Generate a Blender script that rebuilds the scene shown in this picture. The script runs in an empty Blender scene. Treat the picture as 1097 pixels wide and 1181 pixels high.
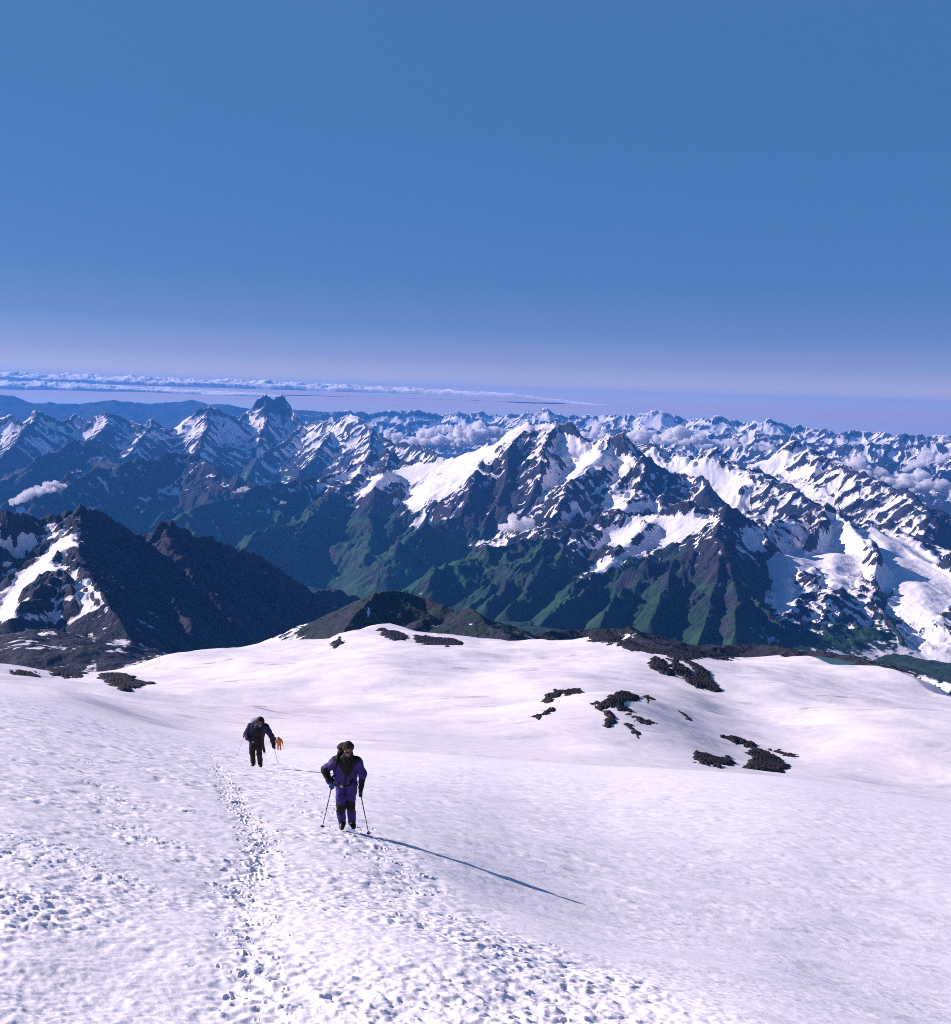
import bpy, math, random, os
import numpy as np
rng = np.random.default_rng(7)
SC = bpy.context.scene
COL = SC.collection
R_ = math.radians

# ------------------------------------------------------------------ camera
CAM_F, CAM_CX, CAM_CY = 1148.0, 548.5, 590.5          # focal length and centre, in pixels of the photograph
CAM_TH = math.atan(137.5 / 1148.0)                    # looking a little downhill
CAM_RO = math.atan(0.0319)                            # slight roll: horizon falls to the right
V_F = np.array([0, math.cos(CAM_TH), -math.sin(CAM_TH)])
V_U0 = np.array([0, math.sin(CAM_TH), math.cos(CAM_TH)])
V_R0 = np.array([1.0, 0, 0])
V_R = math.cos(CAM_RO) * V_R0 + math.sin(CAM_RO) * V_U0
V_U = -math.sin(CAM_RO) * V_R0 + math.cos(CAM_RO) * V_U0
from mathutils import Matrix, Vector
cam_d = bpy.data.cameras.new("camera")
cam_d.sensor_fit = 'VERTICAL'; cam_d.sensor_height = 36.0
cam_d.lens = 36.0 * CAM_F / 1181.0
cam_d.clip_start = 0.2; cam_d.clip_end = 600000.0
cam = bpy.data.objects.new("camera", cam_d); COL.objects.link(cam)
cam.matrix_world = Matrix(((V_R[0], V_U[0], -V_F[0], 0), (V_R[1], V_U[1], -V_F[1], 0),
                           (V_R[2], V_U[2], -V_F[2], 0), (0, 0, 0, 1)))
SC.camera = cam

# ------------------------------------------------------------------ sun, sky, exposure
SUN_AZ, SUN_EL = R_(-72.0), R_(27.0)                  # low sun, left of the view and ahead
S_DIR = Vector((math.sin(SUN_AZ) * math.cos(SUN_EL), math.cos(SUN_AZ) * math.cos(SUN_EL), math.sin(SUN_EL)))
sun_d = bpy.data.lights.new("sun", 'SUN')
sun_d.energy = 5.0; sun_d.angle = R_(0.5); sun_d.color = (1.0, 0.865, 0.885)
sun = bpy.data.objects.new("sun", sun_d); COL.objects.link(sun)
sun.rotation_euler = (-S_DIR).to_track_quat('-Z', 'Y').to_euler()

world = bpy.data.worlds.new("World"); SC.world = world
world.use_nodes = True
wn, wl = world.node_tree.nodes, world.node_tree.links
wn.clear()
w_out = wn.new('ShaderNodeOutputWorld'); w_bg = wn.new('ShaderNodeBackground')
w_sky = wn.new('ShaderNodeTexSky'); w_sky.sky_type = 'NISHITA'; w_sky.sun_disc = False
w_sky.sun_elevation = SUN_EL; w_sky.sun_rotation = SUN_AZ
w_sky.altitude = 4300; w_sky.air_density = 1.0; w_sky.dust_density = 0.0; w_sky.ozone_density = 2.0
w_tc = wn.new('ShaderNodeTexCoord'); w_sep = wn.new('ShaderNodeSeparateXYZ')
w_ramp = wn.new('ShaderNodeValToRGB'); w_mul = wn.new('ShaderNodeMix'); w_mul.data_type = 'RGBA'; w_mul.blend_type = 'MIX'
w_mul.inputs[0].default_value = 0.88
w_bg.inputs[1].default_value = 0.104
wl.new(w_tc.outputs['Generated'], w_sep.inputs[0]); wl.new(w_sep.outputs['Z'], w_ramp.inputs[0])
wl.new(w_sky.outputs[0], w_mul.inputs[6]); wl.new(w_ramp.outputs[0], w_mul.inputs[7])
wl.new(w_mul.outputs[2], w_bg.inputs[0]); wl.new(w_bg.outputs[0], w_out.inputs[0])
SKY_STOPS = [(0.0, (3.3, 3.0, 4.6)), (0.014, (2.7, 2.55, 4.4)), (0.032, (1.45, 1.75, 4.0)), (0.062, (0.68, 1.35, 3.6)), (0.11, (0.38, 1.18, 3.2)),
             (0.25, (0.34, 1.2, 3.1)), (0.37, (0.4, 1.25, 3.1)), (0.55, (0.22, 0.7, 1.8)), (1.0, (0.12, 0.34, 1.0))]
cr = w_ramp.color_ramp
while len(cr.elements) > 1: cr.elements.remove(cr.elements[-1])
cr.elements[0].position = SKY_STOPS[0][0]; cr.elements[0].color = (*SKY_STOPS[0][1], 1)
for p_, c_ in SKY_STOPS[1:]:
    e_ = cr.elements.new(p_); e_.color = (*c_, 1)

SC.view_settings.view_transform = 'Standard'; SC.view_settings.look = 'None'
SC.view_settings.exposure = 0.46; SC.view_settings.gamma = 1.0
SC.view_settings.use_curve_mapping = False
SC.render.engine = 'CYCLES'
SC.cycles.use_denoising = False; SC.cycles.filter_width = 1.0
SC.cycles.max_bounces = 12; SC.cycles.diffuse_bounces = 3; SC.cycles.glossy_bounces = 2
SC.cycles.volume_bounces = 10; SC.cycles.transparent_max_bounces = 8

# ------------------------------------------------------------------ helpers
def ray(u, v):
    """unit-horizontal ray of a photo point: world = ray * horizontal distance"""
    d = V_F * CAM_F + V_R * (u - CAM_CX) - V_U * (v - CAM_CY)
    return d / math.hypot(d[0], d[1])

def azdep(u, v):
    d = ray(u, v); return math.atan2(d[0], d[1]), -d[2]

def pix(x, y, z):
    a = V_F[0] * x + V_F[1] * y + V_F[2] * z
    return (CAM_CX + CAM_F * (V_R[0] * x + V_R[1] * y + V_R[2] * z) / a,
            CAM_CY - CAM_F * (V_U[0] * x + V_U[1] * y + V_U[2] * z) / a)

_perm = np.random.default_rng(3).permutation(4096).astype(np.int64)
_ga = np.random.default_rng(4).uniform(0, 2 * np.pi, 4096)
_gx, _gy = np.cos(_ga).astype(np.float32), np.sin(_ga).astype(np.float32)
def perlin(x, y, seed=0):
    xi = np.floor(x); yi = np.floor(y)
    fx = (x - xi).astype(np.float32); fy = (y - yi).astype(np.float32)
    xi = xi.astype(np.int64); yi = yi.astype(np.int64) + seed * 131
    sx = fx * fx * fx * (fx * (fx * 6 - 15) + 10); sy = fy * fy * fy * (fy * (fy * 6 - 15) + 10)
    a = _perm[xi & 4095]; b = _perm[(xi + 1) & 4095]
    y0 = yi & 4095; y1 = (yi + 1) & 4095
    def g(h, dx, dy): return _gx[h] * dx + _gy[h] * dy
    n00 = g(_perm[(a + y0) & 4095], fx, fy); n10 = g(_perm[(b + y0) & 4095], fx - 1, fy)
    n01 = g(_perm[(a + y1) & 4095], fx, fy - 1); n11 = g(_perm[(b + y1) & 4095], fx - 1, fy - 1)
    n0 = n00 + sx * (n10 - n00); n1 = n01 + sx * (n11 - n01)
    return (n0 + sy * (n1 - n0)) * 1.5

def fbm(x, y, lam, octs, seed=0, gain=0.5):
    s = 0; a = 1.0
    for k in range(octs):
        s = s + a * perlin(x / lam + 17.3 * k, y / lam - 9.1 * k, seed + k); a *= gain; lam *= 0.5
    return s

def sstep(a, b, x):
    t = np.clip((x - a) / (b - a), 0, 1); return t * t * (3 - 2 * t)

class TPS:
    """thin-plate spline through scattered points"""
    def __init__(self, P, v, lam=0.0):
        P = np.asarray(P, float); v = np.asarray(v, float); n = len(P); self.P = P
        K = self._k(P, P) + lam * np.eye(n); Q = np.c_[np.ones(n), P]
        A = np.zeros((n + 3, n + 3)); A[:n, :n] = K; A[:n, n:] = Q; A[n:, :n] = Q.T
        s = np.linalg.solve(A, np.r_[v, 0, 0, 0]); self.w, self.a = s[:n], s[n:]
    @staticmethod
    def _k(A, B):
        d2 = ((A[:, None, :] - B[None]) ** 2).sum(-1); return 0.5 * d2 * np.log(d2 + 1e-12)
    def __call__(self, X, Y):
        out = self.a[0] + self.a[1] * X + self.a[2] * Y
        for (px, py), w in zip(self.P, self.w):
            d2 = (X - px) ** 2 + (Y - py) ** 2
            out = out + w * 0.5 * d2 * np.log(d2 + 1e-12)
        return out

def mesh_obj(name, verts, faces, mat=None, parent=None, smooth=True):
    """verts (n,3), faces (m,3|4) -> linked mesh object"""
    verts = np.asarray(verts, np.float32); faces = np.asarray(faces, np.int32)
    me = bpy.data.meshes.new(name)
    n, m, k = len(verts), len(faces), faces.shape[1]
    me.vertices.add(n); me.vertices.foreach_set("co", verts.ravel())
    me.loops.add(m * k); me.loops.foreach_set("vertex_index", faces.ravel())
    me.polygons.add(m); me.polygons.foreach_set("loop_start", np.arange(0, m * k, k, dtype=np.int32))
    me.polygons.foreach_set("loop_total", np.full(m, k, np.int32))
    if smooth: me.polygons.foreach_set("use_smooth", np.ones(m, bool))
    me.update(calc_edges=True); me.validate()
    if mat: me.materials.append(mat)
    o = bpy.data.objects.new(name, me); COL.objects.link(o)
    if parent is not None: o.parent = parent
    return o

def add_attr(o, name, vals):
    a = o.data.attributes.new(name, 'FLOAT', 'POINT'); a.data.foreach_set("value", np.asarray(vals, np.float32).ravel())

def grid_faces(nr, nc):
    i = np.arange(nr * nc, dtype=np.int32).reshape(nr, nc)
    return np.stack([i[:-1, :-1], i[:-1, 1:], i[1:, 1:], i[1:, :-1]], -1).reshape(-1, 4)

def tag(o, label=None, cat=None, group=None, kind=None):
    if label: o['label'] = label
    if cat: o['category'] = cat
    if group: o['group'] = group
    if kind: o['kind'] = kind
    return o

class NT:
    """small node-tree writer"""
    def __init__(self, name, surface=True):
        self.m = bpy.data.materials.new(name); self.m.use_nodes = True
        self.t = self.m.node_tree; self.t.nodes.clear()
        self.out = self.t.nodes.new('ShaderNodeOutputMaterial')
    def n(self, typ, **kw):
        nd = self.t.nodes.new(typ)
        for k, v in kw.items(): setattr(nd, k, v)
        return nd
    def l(self, a, b): self.t.links.new(a, b)
    def set(self, inp, v):
        if isinstance(v, bpy.types.NodeSocket): self.l(v, inp)
        elif isinstance(v, (tuple, list)) and len(v) == 3 and inp.type == 'RGBA': inp.default_value = (*v, 1)
        else: inp.default_value = v
    def math(self, op, a, b=0.0, c=None, clamp=False):
        nd = self.n('ShaderNodeMath', operation=op, use_clamp=clamp)
        self.set(nd.inputs[0], a); self.set(nd.inputs[1], b)
        if c is not None: self.set(nd.inputs[2], c)
        return nd.outputs[0]
    def mix(self, f, a, b):
        nd = self.n('ShaderNodeMix', data_type='RGBA')
        self.set(nd.inputs[0], f); self.set(nd.inputs[6], a); self.set(nd.inputs[7], b)
        return nd.outputs[2]
    def noise(self, scale, detail=4, rough=0.55, vec=None, dims='3D'):
        nd = self.n('ShaderNodeTexNoise', noise_dimensions=dims)
        nd.inputs['Scale'].default_value = scale; nd.inputs['Detail'].default_value = detail
        nd.inputs['Roughness'].default_value = rough
        if vec is None: vec = self.coord()
        self.l(vec, nd.inputs['Vector']); return nd.outputs['Fac']
    def coord(self):
        if not hasattr(self, '_c'): self._c = self.n('ShaderNodeNewGeometry')
        return self._c.outputs['Position']
    def attr(self, name):
        nd = self.n('ShaderNodeAttribute', attribute_name=name); return nd.outputs['Fac']
    def ramp(self, f, lo, hi):
        nd = self.n('ShaderNodeMapRange', interpolation_type='SMOOTHSTEP')
        self.set(nd.inputs[0], f); nd.inputs[1].default_value = lo; nd.inputs[2].default_value = hi
        return nd.outputs[0]
    def bump(self, h, strength, dist, normal=None):
        nd = self.n('ShaderNodeBump'); nd.inputs['Strength'].default_value = strength; nd.inputs['Distance'].default_value = dist
        self.l(h, nd.inputs['Height'])
        if normal is not None: self.l(normal, nd.inputs['Normal'])
        return nd.outputs[0]
    def principled(self, color, rough=0.6, spec=0.3, normal=None, **kw):
        nd = self.n('ShaderNodeBsdfPrincipled')
        self.set(nd.inputs['Base Color'], color); self.set(nd.inputs['Roughness'], rough)
        nd.inputs['Specular IOR Level'].default_value = spec
        for k, v in kw.items(): self.set(nd.inputs[k], v)
        if normal is not None: self.l(normal, nd.inputs['Normal'])
        self.l(nd.outputs[0], self.out.inputs['Surface']); return nd

def simple_mat(name, col, rough=0.7, spec=0.2, vary=0.12, scale=30.0, bump=0.0):
    t = NT(name)
    f = t.noise(scale, 4)
    c = t.mix(f, tuple(x * (1 - vary * 1.6) for x in col), tuple(min(1, x * (1 + vary * 1.6)) for x in col))
    nrm = t.bump(f, bump, 0.02) if bump else None
    t.principled(c, rough, spec, nrm); return t.m
# ------------------------------------------------------------------ snow slope at the camera and the snowfield below it
BROW = [(-260, 764), (0, 791), (51, 802), (128, 819), (179, 829), (230, 839), (278, 847), (340, 850), (400, 852), (500, 857), (600, 867),
        (695, 874), (813, 879), (910, 886), (1000, 900), (1097, 915), (1300, 945)]
_bz = np.array([azdep(*p) for p in BROW])
_azs = np.linspace(R_(-75), R_(75), 600)
_bd = np.interp(_azs, _bz[:, 0], _bz[:, 1])
_ker = np.hanning(25); _ker /= _ker.sum()
_bd = np.convolve(np.pad(_bd, 12, 'edge'), _ker, 'valid')
def brow_dep(az): return np.interp(az, _azs, _bd)

_C = [(-0.6, 4, 1.7), (0, 4, 1.7), (0.6, 4, 1.75), (-0.5, 8, 1.72), (0, 8, 1.75), (0.5, 8, 2.0),
      (azdep(398, 957)[0], 19.5, 1.80), (azdep(668, 1038)[0], 17.6, 2.75), (azdep(540, 1002)[0], 18.4, 2.3), (0.35, 17, 3.3), (0.35, 28, 3.5), (0.1, 27, 2.6), (0.6, 22, 3.7), (-0.45, 20, 1.6),
      (azdep(297, 885)[0], 34, 1.42), (-0.45, 40, 1.3), (0.1, 45, 2.3), (0.45, 45, 2.8),
      (azdep(322, 864)[0], 112, 1.9), (-0.45, 120, 0.9), (0.15, 120, 1.4), (0.45, 120, 1.6)]
_ctps = TPS([(a * 2, math.log(r)) for a, r, c in _C], [c for a, r, c in _C])
def near_base(x, y):
    r = np.hypot(x, y); az = np.arctan2(x, y)
    c = _ctps(az * 2, np.log(np.maximum(r, 2)))
    z = -(brow_dep(az) * r + c)
    z = z - 0.0011 * np.maximum(r - 135, 0) ** 2 / (1 + 0.004 * np.maximum(r - 135, 0))
    return z

def on_slope(u, v):
    """ground point of the near slope seen at a photo point"""
    d = ray(u, v); r = np.exp(np.linspace(math.log(2.6), math.log(150), 4000))
    hit = np.nonzero(d[2] * r <= near_base(d[0] * r, d[1] * r))[0]; r = r[hit[0]] if len(hit) else 130.0
    return d[0] * r, d[1] * r

def poly_dist(x, y, pts):
    """distance and side sign to an open polyline"""
    best = np.full(x.shape, 1e9); side = np.zeros(x.shape)
    for (ax, ay), (bx, by) in zip(pts[:-1], pts[1:]):
        dx, dy = bx - ax, by - ay; L2 = dx * dx + dy * dy
        t = np.clip(((x - ax) * dx + (y - ay) * dy) / L2, 0, 1)
        d = np.hypot(x - ax - t * dx, y - ay - t * dy)
        s = (x - ax) * dy - (y - ay) * dx
        m = d < best; best = np.where(m, d, best); side = np.where(m, s, side)
    return best, side

TRAIL = [on_slope(*p) for p in [(243, 872), (258, 900), (270, 925), (288, 948), (302, 975), (292, 1000), (276, 1022), (280, 1048),
                                (294, 1082), (292, 1120), (290, 1150), (296, 1181), (300, 1230)]]
TRAIL2 = [on_slope(*p) for p in [(296, 872), (312, 892), (345, 910), (385, 940), (430, 975), (500, 1040), (600, 1110), (720, 1190)]]
EDGE = [on_slope(*p) for p in [(330, 880), (400, 928), (440, 962), (500, 1005), (575, 1058), (680, 1108), (800, 1150), (900, 1181), (1000, 1215)]]
PITS = [(30, 1040, .55), (10, 1052, .5), (52, 1032, .4), (130, 922, .5), (150, 930, .4), (60, 975, .6), (15, 965, .6), (180, 968, .45), (118, 905, .4), (100, 880, .5),
        (150, 845, .8), (170, 848, .8), (195, 890, .4), (120, 1010, .4), (25, 985, .5), (90, 995, .4), (140, 950, .4), (215, 935, .3)]
PITS = [(*on_slope(u, v), s) for u, v, s in PITS]
DRIFTS = [(635, 962, 1.1, .10), (690, 1000, 1.0, .10), (735, 1026, 1.0, .10), (630, 995, .8, .06), (600, 975, .9, .05), (715, 1035, .6, .07), (455, 940, 1.0, .08), (505, 848, 4, .3), (520, 925, 1.0, .05)]
DRIFTS = [(*on_slope(u, v), s, a) for u, v, s, a in DRIFTS]

def stamps(path, n, width, seed, rad=(.05, .12), depth=(.03, .08)):
    g = np.random.default_rng(seed); P = np.array(path); seg = np.hypot(*np.diff(P, axis=0).T); cum = np.r_[0, seg.cumsum()]
    out = []
    for k in range(n):
        s = g.uniform(0, cum[-1]); i = min(np.searchsorted(cum, s) - 1, len(seg) - 1); i = max(i, 0); t = (s - cum[i]) / seg[i]
        p = P[i] + t * (P[i + 1] - P[i]); d = (P[i + 1] - P[i]) / seg[i]; o = np.array([d[1], -d[0]]) * g.normal() * width
        out.append((p[0] + o[0], p[1] + o[1], g.uniform(*rad), g.uniform(*depth), g.uniform(0, 3.14)))
    return out
STAMPS = stamps(TRAIL, 1500, .15, 5, (.018, .05), (.012, .04)) + stamps(TRAIL2, 900, .30, 6, (.02, .05), (.01, .03))

def near_detail(x, y, cell):
    r = np.hypot(x, y)
    def fade(lam): return sstep(1.5, 3.5, lam / cell)
    dE, sE = poly_dist(x, y, EDGE)
    left = np.where(sE > 0, 1.0, -1.0)                                  # >0: on the trodden side
    dT, sT = poly_dist(x, y, TRAIL)
    wob = fbm(x, y, 1.4, 3, 41) * .35
    trod = sstep(-.35, .35, dE * left + wob)
    west = sstep(-.2, .4, np.where(sT > 0, dT, -dT) + wob)              # left of the footprints
    big = fbm(x, y, 9.0, 3, 11) * .07 * sstep(3, 12, r)
    # wind crust: long low waves running across the slope
    wx = x + .35 * fbm(x, y, 3.0, 2, 21); wy = y + .25 * fbm(x, y, 2.0, 2, 24)
    sas = (perlin(wx / 1.6, wy / .55, 31) * .022 + perlin(wx / .8, wy / .30, 32) * .011) * fade(.5)
    sas += perlin(x / 5, y / 1.6, 33) * .04 * fade(1.6)
    # ablation grain: the same roughness at every size, so that it stays visible with distance
    patch = .55 + .7 * sstep(-.4, .5, fbm(x, y, 2.6, 4, 61))
    A = (0.55 + .95 * trod * (1 - .30 * west)) * patch
    gz = np.zeros_like(x); lam = .92
    for k in range(6):
        f = fade(lam)
        if f.max() > 0:
            px = x + .3 * lam * perlin(x / lam * .7, y / lam * .7, 50 + k); py = y + .3 * lam * perlin(x / lam * .7 + 9, y / lam * .7, 56 + k)
            n = perlin(px / lam, py / (lam * .8), 62 + k); m = perlin(px / (lam * 1.7) + 5, py / (lam * 1.3), 70 + k)
            gz += f * lam * (.016 + .075 * sstep(25, 75, r) if k == 0 else .022 + .075 * sstep(12, 45, r) if k == 1 else .034 + .07 * sstep(8, 25, r) if k == 2 else .062 + .06 * sstep(7, 14, r) if k == 3 else .17 if k == 4 else .21) * (.55 * n - .75 * np.abs(m))
        lam *= .55
    z = big + sas * (1.15 - .45 * trod + .5 * west) + A * gz
    # trodden track: broken chunks close to the footprint lines
    dT2, _ = poly_dist(x, y, TRAIL2)
    near = np.exp(-(dT / .30) ** 2) + .55 * np.exp(-(dT2 / .5) ** 2)
    ch = perlin(x / .17, y / .13, 71) * fade(.14) * .025 + perlin(x / .08, y / .07, 72) * fade(.07) * .016
    z += near * (ch - .015)
    # half-melted pits on the left
    pit = np.zeros_like(x)
    for ax, ay, s in PITS: pit = np.maximum(pit, np.exp(-((x - ax) / (s * 1.1)) ** 2 - ((y - ay) / s) ** 2))
    pn = fbm(x, y, .13, 3, 81)
    z += -pit * .022 * sstep(-.15, .5, pn) * fade(.2)
    for ax, ay, s, a in DRIFTS:                                         # little wind lips that throw thin shadows
        tx = (x - ax) * .78 + (y - ay) * -.62; ty = (x - ax) * .62 + (y - ay) * .78
        z += a * np.exp(-(tx / s) ** 2) * sstep(-.25, 0, ty) * np.exp(-np.maximum(ty, 0) / .5) * (.6 + .5 * perlin(x / .4, y / .4, 83)) * .7
    return z

def near_stamps(x, y, z):
    """press the footprints into a polar grid"""
    for sx, sy, rad, dep, ang in STAMPS:
        r = math.hypot(sx, sy); q_ = min(max(r / 13.0, .5), 1.0); rad, dep = rad * q_, dep * q_; a = math.atan2(sx, sy); w = rad * 3.2
        i0, i1 = np.searchsorted(N_R, [r - w, r + w]); j0, j1 = np.searchsorted(N_A, [a - w / r, a + w / r])
        if i1 - i0 < 1 or j1 - j0 < 1: continue
        X = x[i0:i1, j0:j1] - sx; Y = y[i0:i1, j0:j1] - sy
        c, s = math.cos(ang), math.sin(ang); U = (c * X + s * Y) / (rad * 1.5); W = (-s * X + c * Y) / (rad * .8)
        q = np.sqrt(U * U + W * W)
        z[i0:i1, j0:j1] += -dep * (1 - sstep(.55, 1.15, q)) + dep * .35 * np.exp(-((q - 1.35) / .3) ** 2)

def az_axis(half, n, wide, m):
    c = np.linspace(-half, half, n); e = np.linspace(half, wide, m + 1)[1:]
    return np.r_[-e[::-1], c, e]
N_A = az_axis(R_(31), 1450, R_(70), 60)
N_R = np.exp(np.arange(math.log(2.6), math.log(420), .0029))
NA, NR = np.meshgrid(N_A, N_R)
NX, NY = NR * np.sin(NA), NR * np.cos(NA)
NZ = near_base(NX, NY)
cell = NR * .0029
nd_ = near_detail(NX, NY, cell)
near_stamps(NX, NY, nd_)
NZ = NZ + nd_ * (1 - .0 * NR)

def near_z(x, y):
    i = np.clip(np.searchsorted(N_R, math.hypot(x, y)), 0, len(N_R) - 1); j = np.clip(np.searchsorted(N_A, math.atan2(x, y)), 0, len(N_A) - 1)
    return float(NZ[i, j])

def snow_material():
    t = NT("sunlit_snow")
    n1 = t.noise(0.9, 5, .6); n2 = t.noise(14.0, 4, .6); n3 = t.noise(0.006, 5, .55)
    dirt = t.math('MULTIPLY', t.ramp(n3, .56, .72), t.ramp(n2, .3, .7))
    c = t.mix(n1, (.85, .815, .88), (.89, .86, .905))
    c = t.mix(t.math('MULTIPLY', dirt, .22), c, (.50, .45, .45))
    b = t.bump(n2, .25, .03)
    t.principled(c, .62, .25, b)
    return t.m
M_SNOW = snow_material()
near = mesh_obj("snow_slope", np.c_[NX.ravel(), NY.ravel(), NZ.ravel()], grid_faces(*NX.shape), M_SNOW)
tag(near, kind='structure')
def field_material():
    t = NT("glacier_snow")
    n1 = t.noise(.05, 5, .6); n2 = t.noise(1.2, 4, .6); n3 = t.noise(.006, 5, .55)
    mp = t.n('ShaderNodeMapping'); t.l(t.coord(), mp.inputs[0]); mp.inputs['Rotation'].default_value = (0, 0, .5); mp.inputs['Scale'].default_value = (.0035, .013, .004)
    n4 = t.noise(1.0, 3, .5, mp.outputs[0]); line = t.math('SUBTRACT', 1.0, t.ramp(t.math('ABSOLUTE', t.math('SUBTRACT', n4, .5)), .004, .017))
    line = t.math('MULTIPLY', t.math('MULTIPLY', line, t.ramp(n3, .44, .62)), t.ramp(n1, .42, .62))
    c = t.mix(n1, (.775, .73, .775), (.83, .79, .825))
    c = t.mix(t.math('MULTIPLY', t.ramp(n3, .55, .75), .16), c, (.62, .55, .50))
    c = t.mix(t.math('MULTIPLY', line, .8), c, (.34, .29, .27))
    t.principled(c, .62, .25, t.bump(n2, .3, .25)); return t.m
M_FIELD = field_material()

# the mountain goes on above and behind the camera
U_A = np.linspace(R_(70), R_(290), 150); U_R = np.exp(np.linspace(math.log(2.6), math.log(800), 160))
UA, UR = np.meshgrid(U_A, U_R); UX, UY = UR * np.sin(UA), UR * np.cos(UA)
_ue = sstep(R_(70), R_(110), UA) * sstep(R_(290), R_(250), UA)
_zl = near_base(UR * math.sin(R_(70)), UR * math.cos(R_(70))); _zr = near_base(-UR * math.sin(R_(70)), UR * math.cos(R_(70)))
_tt = sstep(R_(70), R_(290), UA)
UZ = (_zl * (1 - _tt) + _zr * _tt) * (1 - _ue) + (-1.7 - .36 * UY) * _ue + fbm(UX, UY, 40, 3, 111) * .8 * sstep(5, 60, UR) * _ue
upper = mesh_obj("upper_snow_slope", np.c_[UX.ravel(), UY.ravel(), UZ.ravel()], grid_faces(*UX.shape), M_SNOW)
tag(upper, kind='structure')

# snowfield: control points (photo u, v, metres away)
FIELD = [(-250, 770, 600), (-250, 755, 1500), (0, 800, 420), (0, 784, 900), (0, 773, 1500), (70, 806, 420), (70, 792, 800), (70, 777, 1450), (130, 822, 420), (130, 800, 750), (130, 784, 1250), (150, 771, 1600),
         (200, 842, 420), (200, 820, 620), (200, 795, 950), (200, 757, 1600), (280, 850, 430), (280, 815, 620), (280, 785, 1000), (290, 747, 1700),
         (350, 851, 420), (350, 826, 560), (350, 790, 900), (350, 760, 1350), (380, 741, 1650), (405, 727, 1800), (450, 722, 1900),
         (450, 850, 420), (450, 815, 640), (450, 770, 1050), (450, 740, 1500), (520, 738, 1720), (560, 741, 1750),
         (550, 857, 430), (550, 815, 640), (550, 772, 1050), (640, 863, 430), (640, 815, 640), (640, 765, 1080), (640, 744, 1550),
         (700, 865, 420), (700, 822, 570), (700, 790, 800), (700, 755, 1200), (705, 735, 1500), (740, 800, 760), (760, 752, 1350), (730, 866, 450), (760, 850, 520), (790, 862, 500), (780, 800, 800),
         (830, 868, 560), (830, 820, 800), (830, 785, 1150), (830, 757, 1650), (900, 875, 600), (900, 835, 800), (900, 790, 1150), (900, 755, 1750),
         (860, 884, 480), (960, 885, 560), (960, 835, 800), (960, 800, 1100), (950, 770, 1600), (1030, 895, 560), (1030, 840, 800), (1030, 783, 1500), (1097, 905, 560), (1097, 850, 800), (1097, 808, 1350), (1350, 930, 560), (1350, 840, 1350)]
_f = [(azdep(u, v), r) for u, v, r in FIELD]
_ftps = TPS([(a * 2, math.log(r)) for (a, d), r in _f], [d for (a, d), r in _f], 2e-4)
# far rim of the snow: beyond it the ground drops into the valley
RIM = [(-300, 772, 1500), (0, 772, 1500), (100, 776, 1500), (150, 770, 1620), (200, 756, 1620), (300, 746, 1720), (380, 740, 1680), (400, 727, 1820), (450, 722, 1920), (520, 737, 1760),
       (560, 741, 1760), (640, 743, 1600), (700, 734, 1540), (760, 752, 1400), (830, 757, 1680), (900, 753, 1780), (950, 769, 1640), (1030, 782, 1530), (1097, 806, 1380), (1400, 850, 1300)]
_rim = np.array([(azdep(u, v)[0], r) for u, v, r in RIM])
HUMPS = [(700, 812, 590, 60, 38, .5, 2.5), (742, 772, 1000, 75, 55, .9, 3.0), (770, 840, 560, 80, 40, .9, 1.2), (862, 866, 560, 40, 25, .6, 3.0), (640, 802, 700, 45, 25, .3, 2.2), (230, 822, 600, 110, 18, -.2, 3.0),
         (430, 742, 1500, 90, 40, .2, 5), (140, 786, 1250, 40, 30, 0, 5), (300, 770, 1250, 160, 30, .3, 6), (1000, 830, 860, 120, 40, .5, 5), (950, 800, 1100, 100, 30, .4, 5), (880, 800, 1000, 120, 40, .7, 5)]
def field_base(x, y):
    r = np.hypot(x, y); az = np.arctan2(x, y)
    z = -_ftps(az * 2, np.log(np.maximum(r, 150))) * r
    for u, v, rr, a, b, ang, h in HUMPS:
        d = ray(u, v) * rr; X = x - d[0]; Y = y - d[1]; c, s = math.cos(ang), math.sin(ang)
        z = z + h * np.exp(-((c * X - s * Y) / a) ** 2 - ((s * X + c * Y) / b) ** 2)
    z = z + fbm(x, y, 260, 4, 91, .42) * 12.0 * sstep(300, 700, r)
    wx = x + 8 * fbm(x, y, 60, 2, 93); wy = y + 8 * fbm(x, y, 60, 2, 95)
    z = z + perlin(wx / 45, wy / 16, 97) * .35 + perlin(wx / 14, wy / 6, 101) * .22 + perlin(wx / 6, wy / 3.5, 102) * .10 + np.maximum(perlin(wx / 120, wy / 34, 98), .2) * 3.4
    rim = np.interp(az, _rim[:, 0], _rim[:, 1]) + 40 * perlin(x / 90, y / 90, 99)
    over = np.maximum(r - rim, 0)
    return z - .0011 * over ** 2 / (1 + .0016 * over) - over * .1
F_A = az_axis(R_(31), 1150, R_(55), 25)
F_R = np.exp(np.arange(math.log(215), math.log(2350), .0026))
FA, FR = np.meshgrid(F_A, F_R)
FX, FY = FR * np.sin(FA), FR * np.cos(FA)
FZ = field_base(FX, FY)
field = mesh_obj("snowfield", np.c_[FX.ravel(), FY.ravel(), FZ.ravel()], grid_faces(*FX.shape), M_FIELD)
tag(field, kind='structure')
def field_z(x, y): return field_base(np.asarray(x, float), np.asarray(y, float))
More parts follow.
